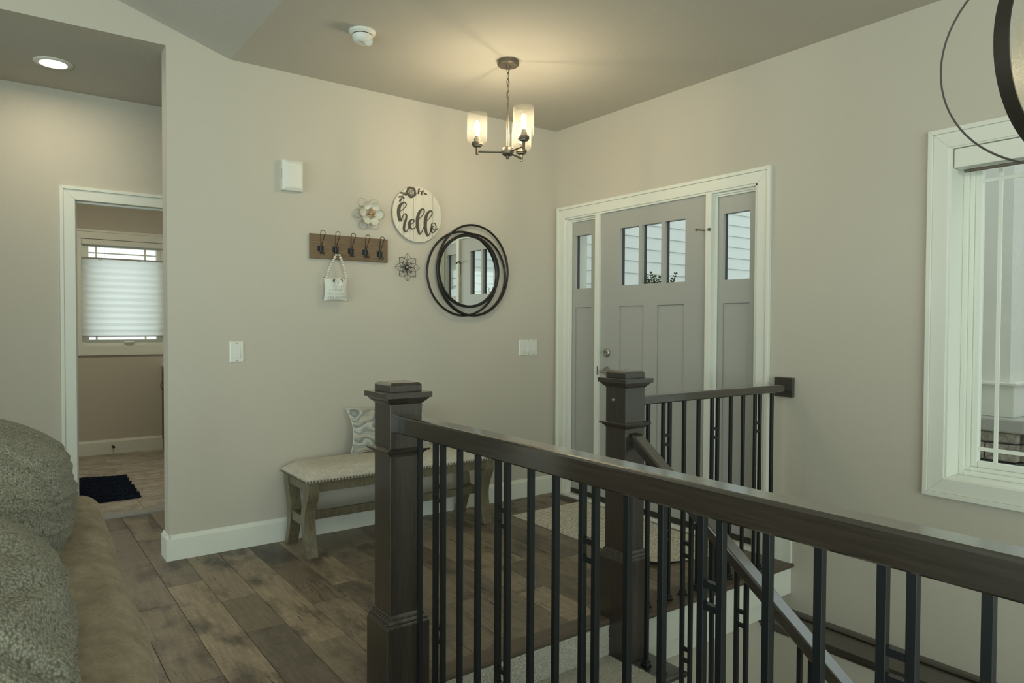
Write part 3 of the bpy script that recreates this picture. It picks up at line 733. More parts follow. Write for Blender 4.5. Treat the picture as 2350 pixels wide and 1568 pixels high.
# open stringer board (saw-tooth)
top = []
for k in range(9):
    yf = -1.930 - .254*k; top += [(yf, tread_z(k)-.027), (yf-.254, tread_z(k)-.027)]
poly = top + [(top[-1][0], top[-1][1]-.30), (top[0][0], top[0][1]-.30)]
MB().prism(poly, 0, -1.165, -1.150).build('stringer', M_TRIM, st)
def tufts(pts, nrm, h, w, lean=.5, seed=1):
    R = np.random.default_rng(seed); n = len(pts); P = np.asarray(pts); Nn = np.asarray(nrm)
    Z = np.where(np.abs(Nn[:, 2:3]) > .9, np.array([[1., 0, 0]]), np.array([[0, 0, 1.]])); U = np.cross(Nn, Z); U /= np.linalg.norm(U, axis=1)[:, None]; V = np.cross(Nn, U)
    ph = R.uniform(0, 2*np.pi, n); ww = w*R.uniform(.7, 1.3, n); hh = h*R.uniform(.65, 1.2, n)
    la, lb = R.normal(0, lean, n), R.normal(0, lean, n)
    T = P + Nn*hh[:, None] + U*(la*hh)[:, None] + V*(lb*hh)[:, None]
    vs = [P + U*(np.cos(ph+2.0944*k)*ww)[:, None] + V*(np.sin(ph+2.0944*k)*ww)[:, None] for k in range(3)]
    tt = [T + (v - P)*.55 for v in vs]
    A = np.stack(vs + tt, 1).reshape(-1, 3); i = np.arange(n)[:, None]*6
    F = np.concatenate([i+np.array([[0, 1, 4]]), i+np.array([[0, 4, 3]]), i+np.array([[1, 2, 5]]), i+np.array([[1, 5, 4]]), i+np.array([[2, 0, 3]]), i+np.array([[2, 3, 5]]), i+np.array([[3, 4, 5]])])
    return A, F
def tuft_obj(name, A, F, mat, parent):
    L = ORIG[parent.name]; me = bpy.data.meshes.new(name)
    me.vertices.add(len(A)); me.vertices.foreach_set('co', (A - np.array(L)).astype(np.float32).ravel())
    me.loops.add(len(F)*3); me.loops.foreach_set('vertex_index', F.astype(np.int32).ravel())
    me.polygons.add(len(F)); me.polygons.foreach_set('loop_start', np.arange(0, len(F)*3, 3, dtype=np.int32)); me.polygons.foreach_set('loop_total', np.full(len(F), 3, np.int32))
    me.update(calc_edges=True); me.materials.append(mat)
    o = bpy.data.objects.new(name, me); COL.objects.link(o); o.parent = parent; o['kind'] = 'stuff'; ORIG[o.name] = L; return o
R0 = np.random.default_rng(5)
CX0, CX1 = -2.238, -1.285
for k in range(4):
    yf = -1.934 - .254*k; z1 = tread_z(k)
    c = MB(); xe = CX1
    c.box(CX0, xe, yf-.262, yf if k else -1.908, z1, z1+.012); yr = yf-.012 if k else -1.922
    ztop = tread_z(k-1)-.010 if k else -.026
    if k: c.box(CX0, xe, yf-.014, yf, z1, ztop+.004).tube([(CX0, yf-.013, tread_z(k-1)-.008), (xe, yf-.013, tread_z(k-1)-.008)], .020, 10)
    else: c.box(CX0, xe, yr, -1.908, z1, ztop)
    cp = c.build('carpet_pad', M_CARPET, st)
    if k < 3:
        n = 30000 if k < 2 else 8000
        px = R0.uniform(CX0+.02, xe, n); py = R0.uniform(yf-.275, yr-.004, n)
        # the runner's cut edge wanders towards the tread end
        pts = np.stack([px, py, np.full(n, z1+.010)], 1); nr = np.tile([[0, 0, 1.]], (n, 1))
        m = 15000 if k < 2 else 4000
        qx = R0.uniform(CX0+.02, xe, m); qz = R0.uniform(z1, ztop, m)
        p2 = np.stack([qx, np.full(m, yr), qz], 1); n2_ = np.tile([[0, -1., 0]], (m, 1))
        A, F = tufts(np.concatenate([pts, p2]), np.concatenate([nr, n2_]), .006, .0017, .6, 10+k)
        tuft_obj('carpet_pile', A, F, M_CARPET, st)
# wall that closes the flight's open side below the stringer
MB().prism([(-1.94, -2.9), (-4.21, -2.9), (-4.21, tread_z(8)-.35), (-1.94, -.50)], 0, -1.166, -1.152).build('side_wall', M_WALL, st)

# ================================================================ LIGHT FITTINGS
CH = Vector((-1.124, -.918, 2.74))
ch = thing('chandelier', CH, 'three-arm bronze chandelier with lit seeded glass shades hanging before the front door', 'chandelier')
x, y = CH.x, CH.y
MB().lathe([(.0, 2.74), (.060, 2.74), (.0605, 2.718), (.056, 2.714), (.054, 2.7115), (.012, 2.7105), (.0115, 2.705), (.008, 2.700), (0, 2.700)], (x, y, 0), 32).build('canopy', M_BRONZE, ch)
def link(mb, c, l, w, r, turn):
    pts = []
    for k in range(16):
        a = 2*math.pi*k/16; u, v = w*math.cos(a), l*math.sin(a)
        pts.append((c[0]+(u if not turn else 0), c[1]+(u if turn else 0), c[2]+v))
    return mb.tube(pts, r, 6, True)
zz = 2.690; lk = None
for k in range(5):
    o = link(MB(), (x, y, zz), .020 if k < 4 else .024, .0085, .0021, k % 2).build('chain_link', M_BRONZE, ch); zz -= .0345
MB().tube([(x+.004, y, 2.705), (x+.006, y+.003, 2.64), (x-.002, y+.004, 2.58), (x, y, 2.53)], .0018, 6).build('cord', M_BRONZE, ch)
MB().lathe([(.0, 2.540), (.006, 2.538), (.007, 2.530), (.0055, 2.526), (.0065, 2.50), (.0065, 2.456), (.0085, 2.455), (.009, 2.445), (.009, 2.255), (0, 2.255)], (x, y, 0), 16).build('stem', M_BRONZE, ch)
MB().lathe([(0, 2.262), (.030, 2.260), (.034, 2.255), (.034, 2.226), (.026, 2.217), (.010, 2.214), (.0095, 2.198), (0, 2.198)], (x, y, 0), 28).build('hub', M_BRONZE, ch)
def shade(c, zb, h, r, parent):
    t = .0028
    p = [(.022, zb), (r-.014, zb+.001), (r-.004, zb+.006), (r, zb+.018), (r, zb+h), (r-t, zb+h), (r-t, zb+.018), (r-.007, zb+.009), (.022, zb+.004)]
    return MB().lathe(p, (c[0], c[1], 0), 48).build('glass_shade', M_SEED, parent)
def bulb(c, zb, parent, mat=None):
    s = MB().lathe([(.0, zb), (.017, zb), (.018, zb+.004), (.018, zb+.018), (.013, zb+.020), (.0135, zb+.032), (0, zb+.032)], (c[0], c[1], 0), 20).build('socket', M_BRONZE, parent)
    z0 = zb+.032
    MB().lathe([(.007, z0), (.0115, z0+.012), (.0145, z0+.038), (.0135, z0+.062), (.0085, z0+.078), (.003, z0+.085), (0, z0+.086)], (c[0], c[1], 0), 16).build('bulb', mat or M_BULB, parent)
for k, a in enumerate((146, 26, -94)):
    a = math.radians(a); R = .170 if k != 2 else .160; ex, ey = x+R*math.cos(a), y+R*math.sin(a)
    arm = MB().tube([(x+.030*math.cos(a), y+.030*math.sin(a), 2.237), (ex-.006*math.cos(a), ey-.006*math.sin(a), 2.237)], .0058, 12)
    arm.lathe([(0, 2.221), (.0085, 2.221), (.0085, 2.262), (0, 2.262)], (ex, ey, 0), 14)
    ao = arm.build('arm', M_BRONZE, ch)
    MB().lathe([(0, 2.259), (.012, 2.259), (.015, 2.262), (.024, 2.264), (.0255, 2.270), (.031, 2.273), (.031, 2.287), (.026, 2.289), (0, 2.289)], (ex, ey, 0), 28).build('cup', M_BRONZE, ao)
    shade((ex, ey), 2.284, .160, .0555, ao); bulb((ex, ey), 2.291, ao)
# orb chandelier over the stair
OC = Vector((-1.063, -3.432, 2.022))
orb = thing('orb_chandelier', (OC.x, OC.y, 2.74), 'large orb chandelier of bronze rings and lit seeded glass near the stair window', 'chandelier')
def band(c, R, nrm, w, t, turn=0):
    nrm = Vector(nrm).normalized(); a = nrm.orthogonal().normalized(); b = nrm.cross(a)
    mb = MB(); n = 72; o = len(mb.v)
    for k in range(n):
        th = 2*math.pi*k/n; d = a*math.cos(th)+b*math.sin(th)
        for rr_, ww in ((R, -w/2), (R, w/2), (R-t, w/2), (R-t, -w/2)): mb.v.append(tuple(Vector(c) + d*rr_ + nrm*ww))
    for k in range(n):
        for j in range(4):
            mb.f.append((k*4+j, k*4+(j+1) % 4, ((k+1) % n)*4+(j+1) % 4, ((k+1) % n)*4+j)); mb.sm.append(True)
    return mb
view = (OC-CAM).normalized(); sr = view.cross(Vector((0, 0, 1))).normalized(); su = sr.cross(view)
RB = .301
band(OC, RB, (.893, .352, .28), .030, .005).build('ring', M_ORB, orb)
ra = (su*math.cos(.13) - sr*math.sin(.13)); rb = (sr*.46 + view*.89).normalized()
band(OC, RB-.008, ra.cross(rb), .038, .004).build('ring', M_ORB, orb)
MB().lathe([(0, 2.74), (.07, 2.74), (.07, 2.72), (.02, 2.715), (.008, 2.70), (.008, OC.z-.15), (.03, OC.z-.15), (.03, OC.z-.17), (.01, OC.z-.18), (.01, OC.z-RB), (0, OC.z-RB)], (OC.x, OC.y, 0), 20).build('stem', M_ORB, orb)
for q_ in (180, 60, -60):
    e_ = r_*math.cos(math.radians(q_)) + f_*math.sin(math.radians(q_)); ex, ey = OC.x+.085*e_.x, OC.y+.085*e_.y
    arm = MB().tube([(OC.x, OC.y, OC.z-.160), (ex, ey, OC.z-.160)], .006, 10).lathe([(0, OC.z-.168), (.009, OC.z-.168), (.009, OC.z-.14), (.028, OC.z-.137), (.028, OC.z-.125), (0, OC.z-.125)], (ex, ey, 0), 18).build('arm', M_ORB, orb)
    shade((ex, ey), OC.z-.128, .215, .057, arm); bulb((ex, ey), OC.z-.124, arm, M_BULB2)
# unseen fill light, added on the bathroom ceiling to brighten the dark bathroom
bl = thing('bathroom_fill_light', (-2.7, 2.3, 2.45), 'added round fill light on the bathroom ceiling, unseen from the hall', 'ceiling light')
MB().lathe([(0, 2.45), (.13, 2.45), (.13, 2.43), (0, 2.43)], (-2.7, 2.3, 0), 32).build('base', M_TRIM, bl)
MB().lathe([(.125, 2.43), (.11, 2.39), (.07, 2.37), (0, 2.365)], (-2.7, 2.3, 0), 32).build('diffuser', emit('bathroom_fill_glow', (1.0, .92, .70), 62), bl)
# recessed downlight in the hall ceiling
rl = thing('recessed_downlight', (-3.15, .655, 2.74), 'lit round recessed downlight in the hall ceiling', 'ceiling light')
MB().lathe([(.066, 2.740), (.096, 2.740), (.097, 2.737), (.092, 2.733), (.068, 2.731), (.064, 2.735)], (-3.15, .655, 0), 40, closed=True).build('trim_ring', M_TRIM, rl)
MB().lathe([(0, 2.7365), (.0655, 2.7365), (.0655, 2.7385), (0, 2.7385)], (-3.15, .655, 0), 40).build('diffuser', M_LED, rl)
# smoke detector
sd = thing('smoke_detector', (-1.935, -.79, 2.74), 'white round smoke detector on the ceiling', 'smoke detector')
c = (-1.935, -.79, 0)
MB().lathe([(0, 2.74), (.066, 2.74), (.067, 2.734), (.064, 2.728), (.054, 2.724), (.052, 2.721), (0, 2.721)], c, 40).build('base', M_WHITEPL, sd)
MB().lathe([(.047, 2.7212), (.049, 2.7212), (.049, 2.7165), (.047, 2.7165)], c, 40, closed=True).build('vent_slot', M_DARK, sd)
MB().lathe([(0, 2.717), (.051, 2.717), (.050, 2.706), (.045, 2.692), (.036, 2.683), (.028, 2.680), (0, 2.680)], c, 40).build('dome', M_WHITEPL, sd)
bt = MB().lathe([(0, 0), (.021, 0), (.021, .012), (.018, .016), (0, .0165)], (0, 0, 0), 24)
q = Vector((-.2, -.7, -.68)).to_track_quat('Z', 'Y'); bt.v = [tuple(q @ Vector(p) + Vector((c[0]+.022, c[1]-.020, 2.692))) for p in bt.v]
bt.build('test_button', M_WHITEPL, sd)
MB().box(c[0]-.024, c[0]-.014, c[1]-.020, c[1]-.017, 2.6795, 2.681).box(c[0]-.010, c[0]-.008, c[1]-.024, c[1]-.012, 2.6795, 2.681).build('printed_mark', M_GREYLET, sd)

# ================================================================ ON THE BACK WALL
# door chime box
dc = thing('door_chime', (-2.028, 0, 2.135), 'white door chime box high on the wall, left of the coat rack', 'door chime')
X0, X1, Z0, Z1 = -2.088, -1.966, 2.050, 2.224
MB().hexa([(X0, -.034, Z0), (X1, -.034, Z0), (X0, 0, Z0), (X1, 0, Z0), (X0, -.034, Z1), (X1, -.034, Z1), (X0, 0, Z1), (X1, 0, Z1)]).hexa([(X0+.022, -.046, Z0+.018), (X1-.014, -.046, Z0+.018), (X0, -.034, Z0), (X1, -.034, Z0), (X0+.022, -.046, Z1-.018), (X1-.014, -.046, Z1-.018), (X0, -.034, Z1), (X1, -.034, Z1)]).build('body', M_WHITEPL, dc, .0015)
MB().box(X0-.0006, X0+.001, -.022, -.018, 2.115, 2.172).build('side_slot', M_DARK, dc)
def switch(x0, x1, z0, z1, n, label):
    t = thing('light_switch', ((x0+x1)/2, 0, (z0+z1)/2), label, 'light switch')
    p = .006
    MB().hexa([(x0+p, -.0065, z0+p), (x1-p, -.0065, z0+p), (x0, -.001, z0), (x1, -.001, z0), (x0+p, -.0065, z1-p), (x1-p, -.0065, z1-p), (x0, -.001, z1), (x1, -.001, z1)]).build('plate', M_WHITEPL, t, .001)
    w = (x1-x0)/n if n == 1 else .0455; c0 = (x0+x1)/2-(n-1)*w/2; zc = (z0+z1)/2
    for k in range(n):
        c = c0+w*k; a = .0165
        MB().hexa([(c-a, -.0115, zc-.033), (c+a, -.0115, zc-.033), (c-a, -.004, zc-.033), (c+a, -.004, zc-.033), (c-a, -.0072, zc+.033), (c+a, -.0072, zc+.033), (c-a, -.004, zc+.033), (c+a, -.004, zc+.033)]).build('rocker', M_WHITEPL, t, .0012)
        for sz in (-1, 1):
            s = MB().lathe([(.003, 0), (.003, .0008), (0, .001)], (c, -.0064, zc+sz*.0484), 8, 1); s.v = [(x_, -.0064-abs(y_+.0064), z_) for x_, y_, z_ in s.v]; s.build('screw', M_GREYLET, t)
switch(-2.376, -2.297, 1.054, 1.173, 1, 'white single rocker light switch left of the bench')
switch(-.344, -.172, 1.050, 1.170, 3, 'white triple rocker light switch beside the front door')
# coat rack
HK = [(-1.854, 1.727), (-1.760, 1.726), (-1.661, 1.724), (-1.565, 1.722), (-1.468, 1.718)]
cr = thing('coat_rack', (-1.664, 0, 1.74), 'oak board coat rack with five black wire hooks', 'coat rack')
MB().box(-1.918, -1.410, -.017, 0, 1.667, 1.815).build('board', M_RACK, cr, .001)
for hx, hz in HK:
    b = MB().box(hx-.019, hx+.019, -.0195, -.017, hz-.016, hz+.016); b.tube([(hx, -.022, hz-.016), (hx, -.022, hz+.016)], .0095, 10)
    o = b.build('bracket', M_IRON, cr)
    pts = []
    for k in range(21):
        s = k/20*2-1; a = abs(s)
        if a > .35: u = (1-a)/.65; w = .002+.012*u; zz = hz+.014 + .078*u; yy = -.026-.030*u
        else: th = math.pi/2*(s/.35); w = None; zz = hz+.092+.014*math.cos(th); yy = -.056-.003*math.cos(th); pts.append((hx+.014*math.sin(th), yy, zz)); continue
        pts.append((hx+math.copysign(w, s), yy, zz))
    wire = MB().tube(pts, .0021, 7)
    lo = [(hx-.004, -.024, hz-.014), (hx-.006, -.028, hz-.030), (hx-.009, -.044, hz-.036), (hx-.010, -.056, hz-.030), (hx-.006, -.064, hz-.026), (hx, -.066, hz-.025), (hx+.006, -.064, hz-.026), (hx+.010, -.056, hz-.030), (hx+.009, -.044, hz-.036), (hx+.006, -.028, hz-.030), (hx+.004, -.024, hz-.014)]
    wire.tube(lo, .0021, 7); wire.build('hook', M_IRON, cr)
# small hanging cushion on beads
hb = thing('hanging_cushion', (-1.768, -.045, 1.484), 'small white hanging cushion on wooden beads with grey words and a white rose', 'hanging decoration')
mb = MB(); BC = (-1.768, -.040, 1.484)
front = cushion(mb, BC, (1, 0, 0), (0, -1, 0), (0, 0, 1), .076, .072, .022, .10, 22, .55); mb.build('pillow', M_BAG, hb)
def text_mesh(body, size):
    cu = bpy.data.curves.new('text', 'FONT'); cu.body = body; cu.size = size; cu.align_x = 'CENTER'; cu.align_y = 'CENTER'; cu.space_character = 1.35; cu.offset = -size*.022; cu.resolution_u = 3
    o = bpy.data.objects.new('text', cu); COL.objects.link(o); dg = bpy.context.evaluated_depsgraph_get(); me = bpy.data.meshes.new_from_object(o.evaluated_get(dg))
    vs = [tuple(v.co) for v in me.vertices]; fs = [tuple(p.vertices) for p in me.polygons]
    bpy.data.objects.remove(o); bpy.data.curves.remove(cu); bpy.data.meshes.remove(me); return vs, fs
for body, dz in (("THERE'S", -.006), ('NO PLACE', -.0275), ('LIKE HOME', -.049)):
    vs, fs = text_mesh(body, .0185); wmax = max(v[0] for v in vs); tgt = {"THERE'S": .050, 'NO PLACE': .058, 'LIKE HOME': .064}[body]
    out = []
    for vx, vy, _ in vs:
        X, Z = vx*tgt/wmax, vy+dz; a, b = X/.076*.5+.5, Z/.072*.5+.5
        p = front(min(max(a, .01), .99), min(max(b, .01), .99)); out.append((BC[0]+X, p.y-.0012, BC[2]+Z))
    MB().add(out, fs).build('lettering', M_GREYLET, hb, fix=False)
for (xa, za), (xb, zb) in (((-1.832, 1.549), (-1.766, 1.698)), ((-1.704, 1.549), (-1.752, 1.698))):
    bs = [.0095, .0085, .0098, .0082, .0085, .0098, .0082, .0078, .0098, .0078]; tot = sum(bs); acc = 0
    L_ = math.hypot(xb-xa, zb-za); 
    for k, r in enumerate(bs):
        s = (acc + r/2)/tot; acc += r; r2_ = L_/tot*r*.5
        bow = .006*math.sin(math.pi*s)*(1 if xa < xb else -1)*-1
        MB().ball((xa+(xb-xa)*s+bow, -.052+.0*s, za+(zb-za)*s), (max(r2_*1.05, .0078),)*2 + (r2_*1.02,), 12, 8).build('bead', M_BEAD, hb)
MB().tube([(-1.766, -.052, 1.696), (-1.762, -.054, 1.701), (-1.757, -.054, 1.701), (-1.752, -.052, 1.696)], .002, 6).build('string', M_BEAD, hb)
rz_ = MB()
rg = random.Random(4)
for k in range(16):
    a = k*2.4; rr_ = .003+.0011*k; leaf(rz_, (-1.764+rr_*math.cos(a), -.066-.004*(1-k/16), 1.530+rr_*1.25*math.sin(a)-.006), (math.cos(a), -.5, math.sin(a)), (-.3*math.cos(a), -1, -.3*math.sin(a)), .014, .008)
rz_.build('rose', M_ROSE, hb)
for sx in (-1, 1):
    lm = MB(); leaf(lm, (-1.764+sx*.014, -.061, 1.534), (sx, -.1, .12), (0, -1, 0), .018, .010); lm.build('rose_leaf', M_LEAF, hb)
# ---- round 'hello' sign
SC, SR = (-1.198, 1.995), .181
hs = thing('round_sign', (SC[0], 0, SC[1]), 'round whitewashed board sign with dark hello lettering and a rose', 'wall sign')
MB().lathe([(0, 0), (SR-.003, 0), (SR-.003, .008), (0, .008)], (SC[0], -.002, SC[1]), 56, 1, smooth=False).build('backing', M_RACK, hs)
cuts = [-1, (425-778)/607, (680-778)/607, (912-778)/607, (1160-778)/607, 1]
for a, b in zip(cuts, cuts[1:]):
    a += .006; b -= .006; n = 14
    xs = [a+(b-a)*k/n for k in range(n+1)]
    pts = [(SC[0]+SR*u, SC[1]+SR*math.sqrt(max(0, 1-u*u))) for u in xs] + [(SC[0]+SR*u, SC[1]-SR*math.sqrt(max(0, 1-u*u))) for u in reversed(xs)]
    pts = [p for i, p in enumerate(pts) if i == 0 or math.hypot(p[0]-pts[i-1][0], p[1]-pts[i-1][1]) > 1e-5]
    MB().prism(pts, 1, -.022, -.010).build('board', M_WHITEWASH, hs, .0006, 1)
def crop2sign(X, Y): return (SC[0]+SR*(X-778)/607, SC[1]+SR*(815-Y)/695)
def smooth_path(pts, n=8):
    out = []; P = [np.array(p, float) for p in pts]; P = [2*P[0]-P[1]] + P + [2*P[-1]-P[-2]]
    for i in range(1, len(P)-2):
        p0, p1, p2, p3 = P[i-1:i+3]
        for k in range(n):
            t = k/n; out.append(.5*((2*p1)+(-p0+p2)*t+(2*p0-5*p1+4*p2-p3)*t*t+(-p0+3*p1-3*p2+p3)*t**3))
    out.append(P[-2]); return out
def ribbon(mb, pts, conv, y0, y1):
    # pts: (X, Y, halfwidth) in drawing units
    S = smooth_path(pts); n = len(S); L, R = [], []
    for i in range(n):
        a, b = S[max(0, i-1)], S[min(n-1, i+1)]; d = b[:2]-a[:2]; d = d/(np.linalg.norm(d)+1e-9); w = max(3, S[i][2]); nn = np.array([-d[1], d[0]])
        L.append(conv(*(S[i][:2]+nn*w))); R.append(conv(*(S[i][:2]-nn*w)))
    o = len(mb.v)
    for l, r in zip(L, R): mb.v += [(l[0], y1, l[1]), (r[0], y1, r[1]), (l[0], y0, l[1]), (r[0], y0, r[1])]
    for i in range(n-1):
        a, b = o+4*i, o+4*i+4
        for q in ((a, a+1, b+1, b), (a+2, b+2, b+3, a+3), (a, b, b+2, a+2), (a+1, a+3, b+3, b+1)): mb.f.append(q); mb.sm.append(False)
    mb.f += [(o, o+2, o+3, o+1), (o+4*n-4, o+4*n-3, o+4*n-1, o+4*n-2)]; mb.sm += [False, False]
LET = {'h': [[(352, 780, 7), (430, 715, 7), (482, 645, 7), (488, 590, 9), (455, 556, 13), (395, 580, 24), (335, 660, 32), (312, 760, 36), (312, 860, 36), (327, 950, 34), (355, 1032, 33)], [(372, 1030, 10), (392, 950, 8), (420, 875, 8), (455, 832, 11), (490, 850, 15), (498, 905, 17), (478, 1000, 22), (450, 1100, 24), (438, 1190, 24), (448, 1250, 22), (480, 1280, 13), (512, 1255, 8), (545, 1180, 7), (560, 1140, 7)]],
       'e': [[(595, 1085, 7), (650, 1050, 7), (682, 1005, 8), (678, 968, 10), (645, 953, 12), (600, 985, 20), (570, 1050, 28), (572, 1115, 29), (600, 1172, 22), (645, 1192, 12), (700, 1160, 8), (735, 1110, 7)]],
       'l': [[(800, 930, 6), (870, 855, 6), (928, 765, 7), (937, 695, 9), (905, 662, 14), (855, 690, 22), (805, 775, 30), (775, 880, 35), (765, 1000, 36), (770, 1120, 34), (790, 1225, 28), (825, 1305, 16), (862, 1268, 8), (900, 1185, 7), (930, 1110, 7)]],
       'o': [[(1170, 1070, 10), (1130, 1095, 18), (1106, 1150, 20), (1116, 1208, 18), (1160, 1235, 10), (1210, 1190, 7), (1236, 1095, 7), (1222, 1012, 7), (1172, 984, 8), (1132, 1010, 9), (1118, 1060, 10), (1140, 1120, 8), (1190, 1160, 7), (1245, 1158, 7), (1285, 1112, 7)]]}
def letter(strokes, dx=0, dy=0):
    mb = MB()
    for s in strokes: ribbon(mb, [(a+dx, b+dy, c) for a, b, c in s], crop2sign, -.0225, -.0285)
    mb.build('letter', M_LETTER, hs)
letter(LET['h']); letter(LET['e']); letter(LET['l']); letter(LET['l'], 198, 25); letter(LET['o'])
ros = MB(); n = 60
def flat(mb, pts, y0, y1): mb.prism(pts, 1, min(y0, y1), max(y0, y1))
pts = []
for k in range(n):
    a = 2*math.pi*k/n; r = 112+20*abs(math.sin(2.5*a+.6))
    pts.append(crop2sign(612+r*math.cos(a)*.98, 280+r*1.12*math.sin(a)))
flat(ros, pts, -.0222, -.0275); ros.build('rose', M_LETTER, hs)
rl_ = MB()
for rad, a0, a1 in ((62, 150, 300), (62, -40, 100), (38, 200, 380), (38, 40, 150), (16, 0, 300)):
    ribbon(rl_, [(608+rad*math.cos(math.radians(a0+(a1-a0)*t/6)), 285+rad*1.1*math.sin(math.radians(a0+(a1-a0)*t/6)), 5) for t in range(7)], crop2sign, -.0276, -.0282)
rl_.build('rose_line', M_WHITEWASH, hs)
tw = MB(); ribbon(tw, [(500, 290, 5), (440, 320, 5), (400, 390, 5), (375, 470, 5)], crop2sign, -.0222, -.0265); ribbon(tw, [(715, 232, 5), (790, 230, 5), (880, 240, 5), (945, 265, 5)], crop2sign, -.0222, -.0265)
for x0, y0, dx, dy, l, w in ((440, 325, -1, .0, 100, 20), (440, 325, .75, .75, 80, 20), (385, 410, -1, .35, 85, 20), (385, 410, 1, .7, 80, 20), (378, 455, -.45, 1, 110, 22), (785, 230, .5, -1, 85, 18), (790, 230, .05, 1, 75, 18), (870, 238, .8, -.5, 75, 18), (870, 238, 0, 1, 85, 18), (925, 260, 1, .35, 90, 19)):
    q = math.hypot(dx, dy); dx, dy = dx/q, dy/q
    ribbon(tw, [(x0, y0, 4), (x0+dx*l*.35, y0+dy*l*.35, w*.8), (x0+dx*l*.65, y0+dy*l*.65, w), (x0+dx*l*.92, y0+dy*l*.92, w*.6), (x0+dx*l, y0+dy*l, 4)], crop2sign, -.0222, -.0265)
tw.build('leaf_spray', M_LETTER, hs)
# ---- white metal flower with copper centre
FC = (-1.538, 1.966); wf = thing('metal_flower', (FC[0], 0, FC[1]), 'white metal wall flower with a copper wire centre above the coat rack', 'wall decoration')
for k in range(6):
    a = math.radians(108 - 60*k + 8); d = Vector((math.cos(a), 0, math.sin(a))); s = Vector((-math.sin(a), 0, math.cos(a)))
    def P(u, v, d=d, s=s):
        U = 2*u-1; t = 2*v-1; x_, y_ = U*math.sqrt(1-t*t/2), t*math.sqrt(1-U*U/2); rr = x_*x_+y_*y_
        return Vector((FC[0], 0, FC[1])) + d*(.052+.0245*y_) + s*(.0275*x_) + Vector((0, -.030-.012*rr-.010*y_, 0))
    mb = MB().grid(P, 9, 8); mb.build('petal', M_PETAL, wf, fix=False)
    a += .12; d = Vector((math.cos(a), 0, math.sin(a))); s = Vector((-math.sin(a), 0, math.cos(a)))
    lp = [Vector((FC[0], -.012, FC[1])) + d*(.078+.030*math.cos(t)) + s*(.027*math.sin(t)) for t in [2*math.pi*q/20 for q in range(20)]]
    MB().tube(lp, .0011, 5, True).build('wire_loop', M_PETALTIP, wf)
cm = MB()
for k in range(12):
    a = 2*math.pi*k/12; r0 = .024 if k % 2 else .017
    cm.tube([(FC[0]+math.cos(a)*(r0+.011*math.cos(t))-math.sin(a)*.007*math.sin(t), -.050-.004*(k % 2)+.004*math.cos(t), FC[1]+math.sin(a)*(r0+.011*math.cos(t))+math.cos(a)*.007*math.sin(t)) for t in [2*math.pi*q/12 for q in range(12)]], .0013, 5, True)
cm.ball((FC[0], -.048, FC[1]), (.010, .006, .010), 12, 6); cm.build('wire_centre', M_GOLD, wf)
MB().lathe([(0, 0), (.006, 0), (.006, .04), (0, .04)], (FC[0], -.001, FC[1]), 10, 1).build('stem', M_PETALTIP, wf)
# ---- dark wire flower
WC = (-1.277, 1.645); wfl = thing('wire_flower', (WC[0], 0, WC[1]), 'dark wire wall flower of eight open petals with a pearl centre, below the hello sign', 'wall decoration')
for k in range(8):
    a = math.radians(90-45*k); d = Vector((math.cos(a), 0, math.sin(a))); s = Vector((-math.sin(a), 0, math.cos(a))); diag = k % 2 == 1
    L_, w = (.090, .027) if not diag else (.084, .030)
    side = lambda sg: [Vector((WC[0], -.018-.016*math.sin(math.pi*t*.6), WC[1])) + d*(L_*t) + s*(sg*w*math.sin(math.pi*min(1, t**.85))**.9 if t < .999 else 0) for t in [q/9 for q in range(10)]]
    mb = MB().tube(side(1), .0016 if diag else .0012, 6).tube(side(-1), .0016 if diag else .0012, 6)
    mb.tube([Vector((WC[0], -.02, WC[1]))+d*.008, Vector((WC[0], -.032, WC[1]))+d*L_*.97], .0008, 5)
    if diag: mb.tube([Vector((WC[0], -.026, WC[1])) + d*(.026+.020*math.cos(t)) + s*(.013*math.sin(t)) for t in [2*math.pi*q/14 for q in range(14)]], .0013, 5, True)
    mb.build('wire_petal', M_BLACKMETAL, wfl)
MB().ball((WC[0], -.026, WC[1]), .009, 14, 9).build('pearl', M_STEEL, wfl)
MB().tube([(WC[0], -.001, WC[1]), (WC[0], -.026, WC[1])], .003, 6).build('stem', M_BLACKMETAL, wfl)
# ---- round mirror with interlocking rings
px2w = lambda X, Y: (-.781 + (X-1642)/4.356/277, 1.647 - (Y-980)/4.356/330)
mr = thing('round_mirror', (-.781, 0, 1.647), 'round mirror in four overlapping dark metal rings beside the front door', 'mirror')
MC = (-.797, 1.645)
MB().lathe([(0, 0), (.236, 0), (.236, .004), (0, .004)], (MC[0], -.018, MC[1]), 72, 1, smooth=False).build('glass', M_MIRROR, mr)
MB().lathe([(0, 0), (.236, 0), (.236, .016), (0, .016)], (MC[0], -.001, MC[1]), 48, 1, smooth=False).build('backing', M_DARK, mr)
MB().lathe([(.233, 0), (.251, 0), (.253, .004), (.253, .026), (.249, .030), (.239, .030), (.236, .026), (.236, .010), (.233, .010)], (MC[0], -.006, MC[1]), 80, 1, closed=True).build('inner_ring', M_BLACKMETAL, mr)
for (X, Y), rx, rzz, yy in (((1580, 1014), .284, .286, -.030), ((1679, 975), .290, .312, -.034), ((1672, 1018), .278, .282, -.026)):
    cx, cz = px2w(X, Y); cx -= .014
    MB().tube([(cx+rx*math.cos(t), yy, cz+rzz*math.sin(t)) for t in [2*math.pi*k/80 for k in range(80)]], .0075, 9, True).build('outer_ring', M_BLACKMETAL, mr)

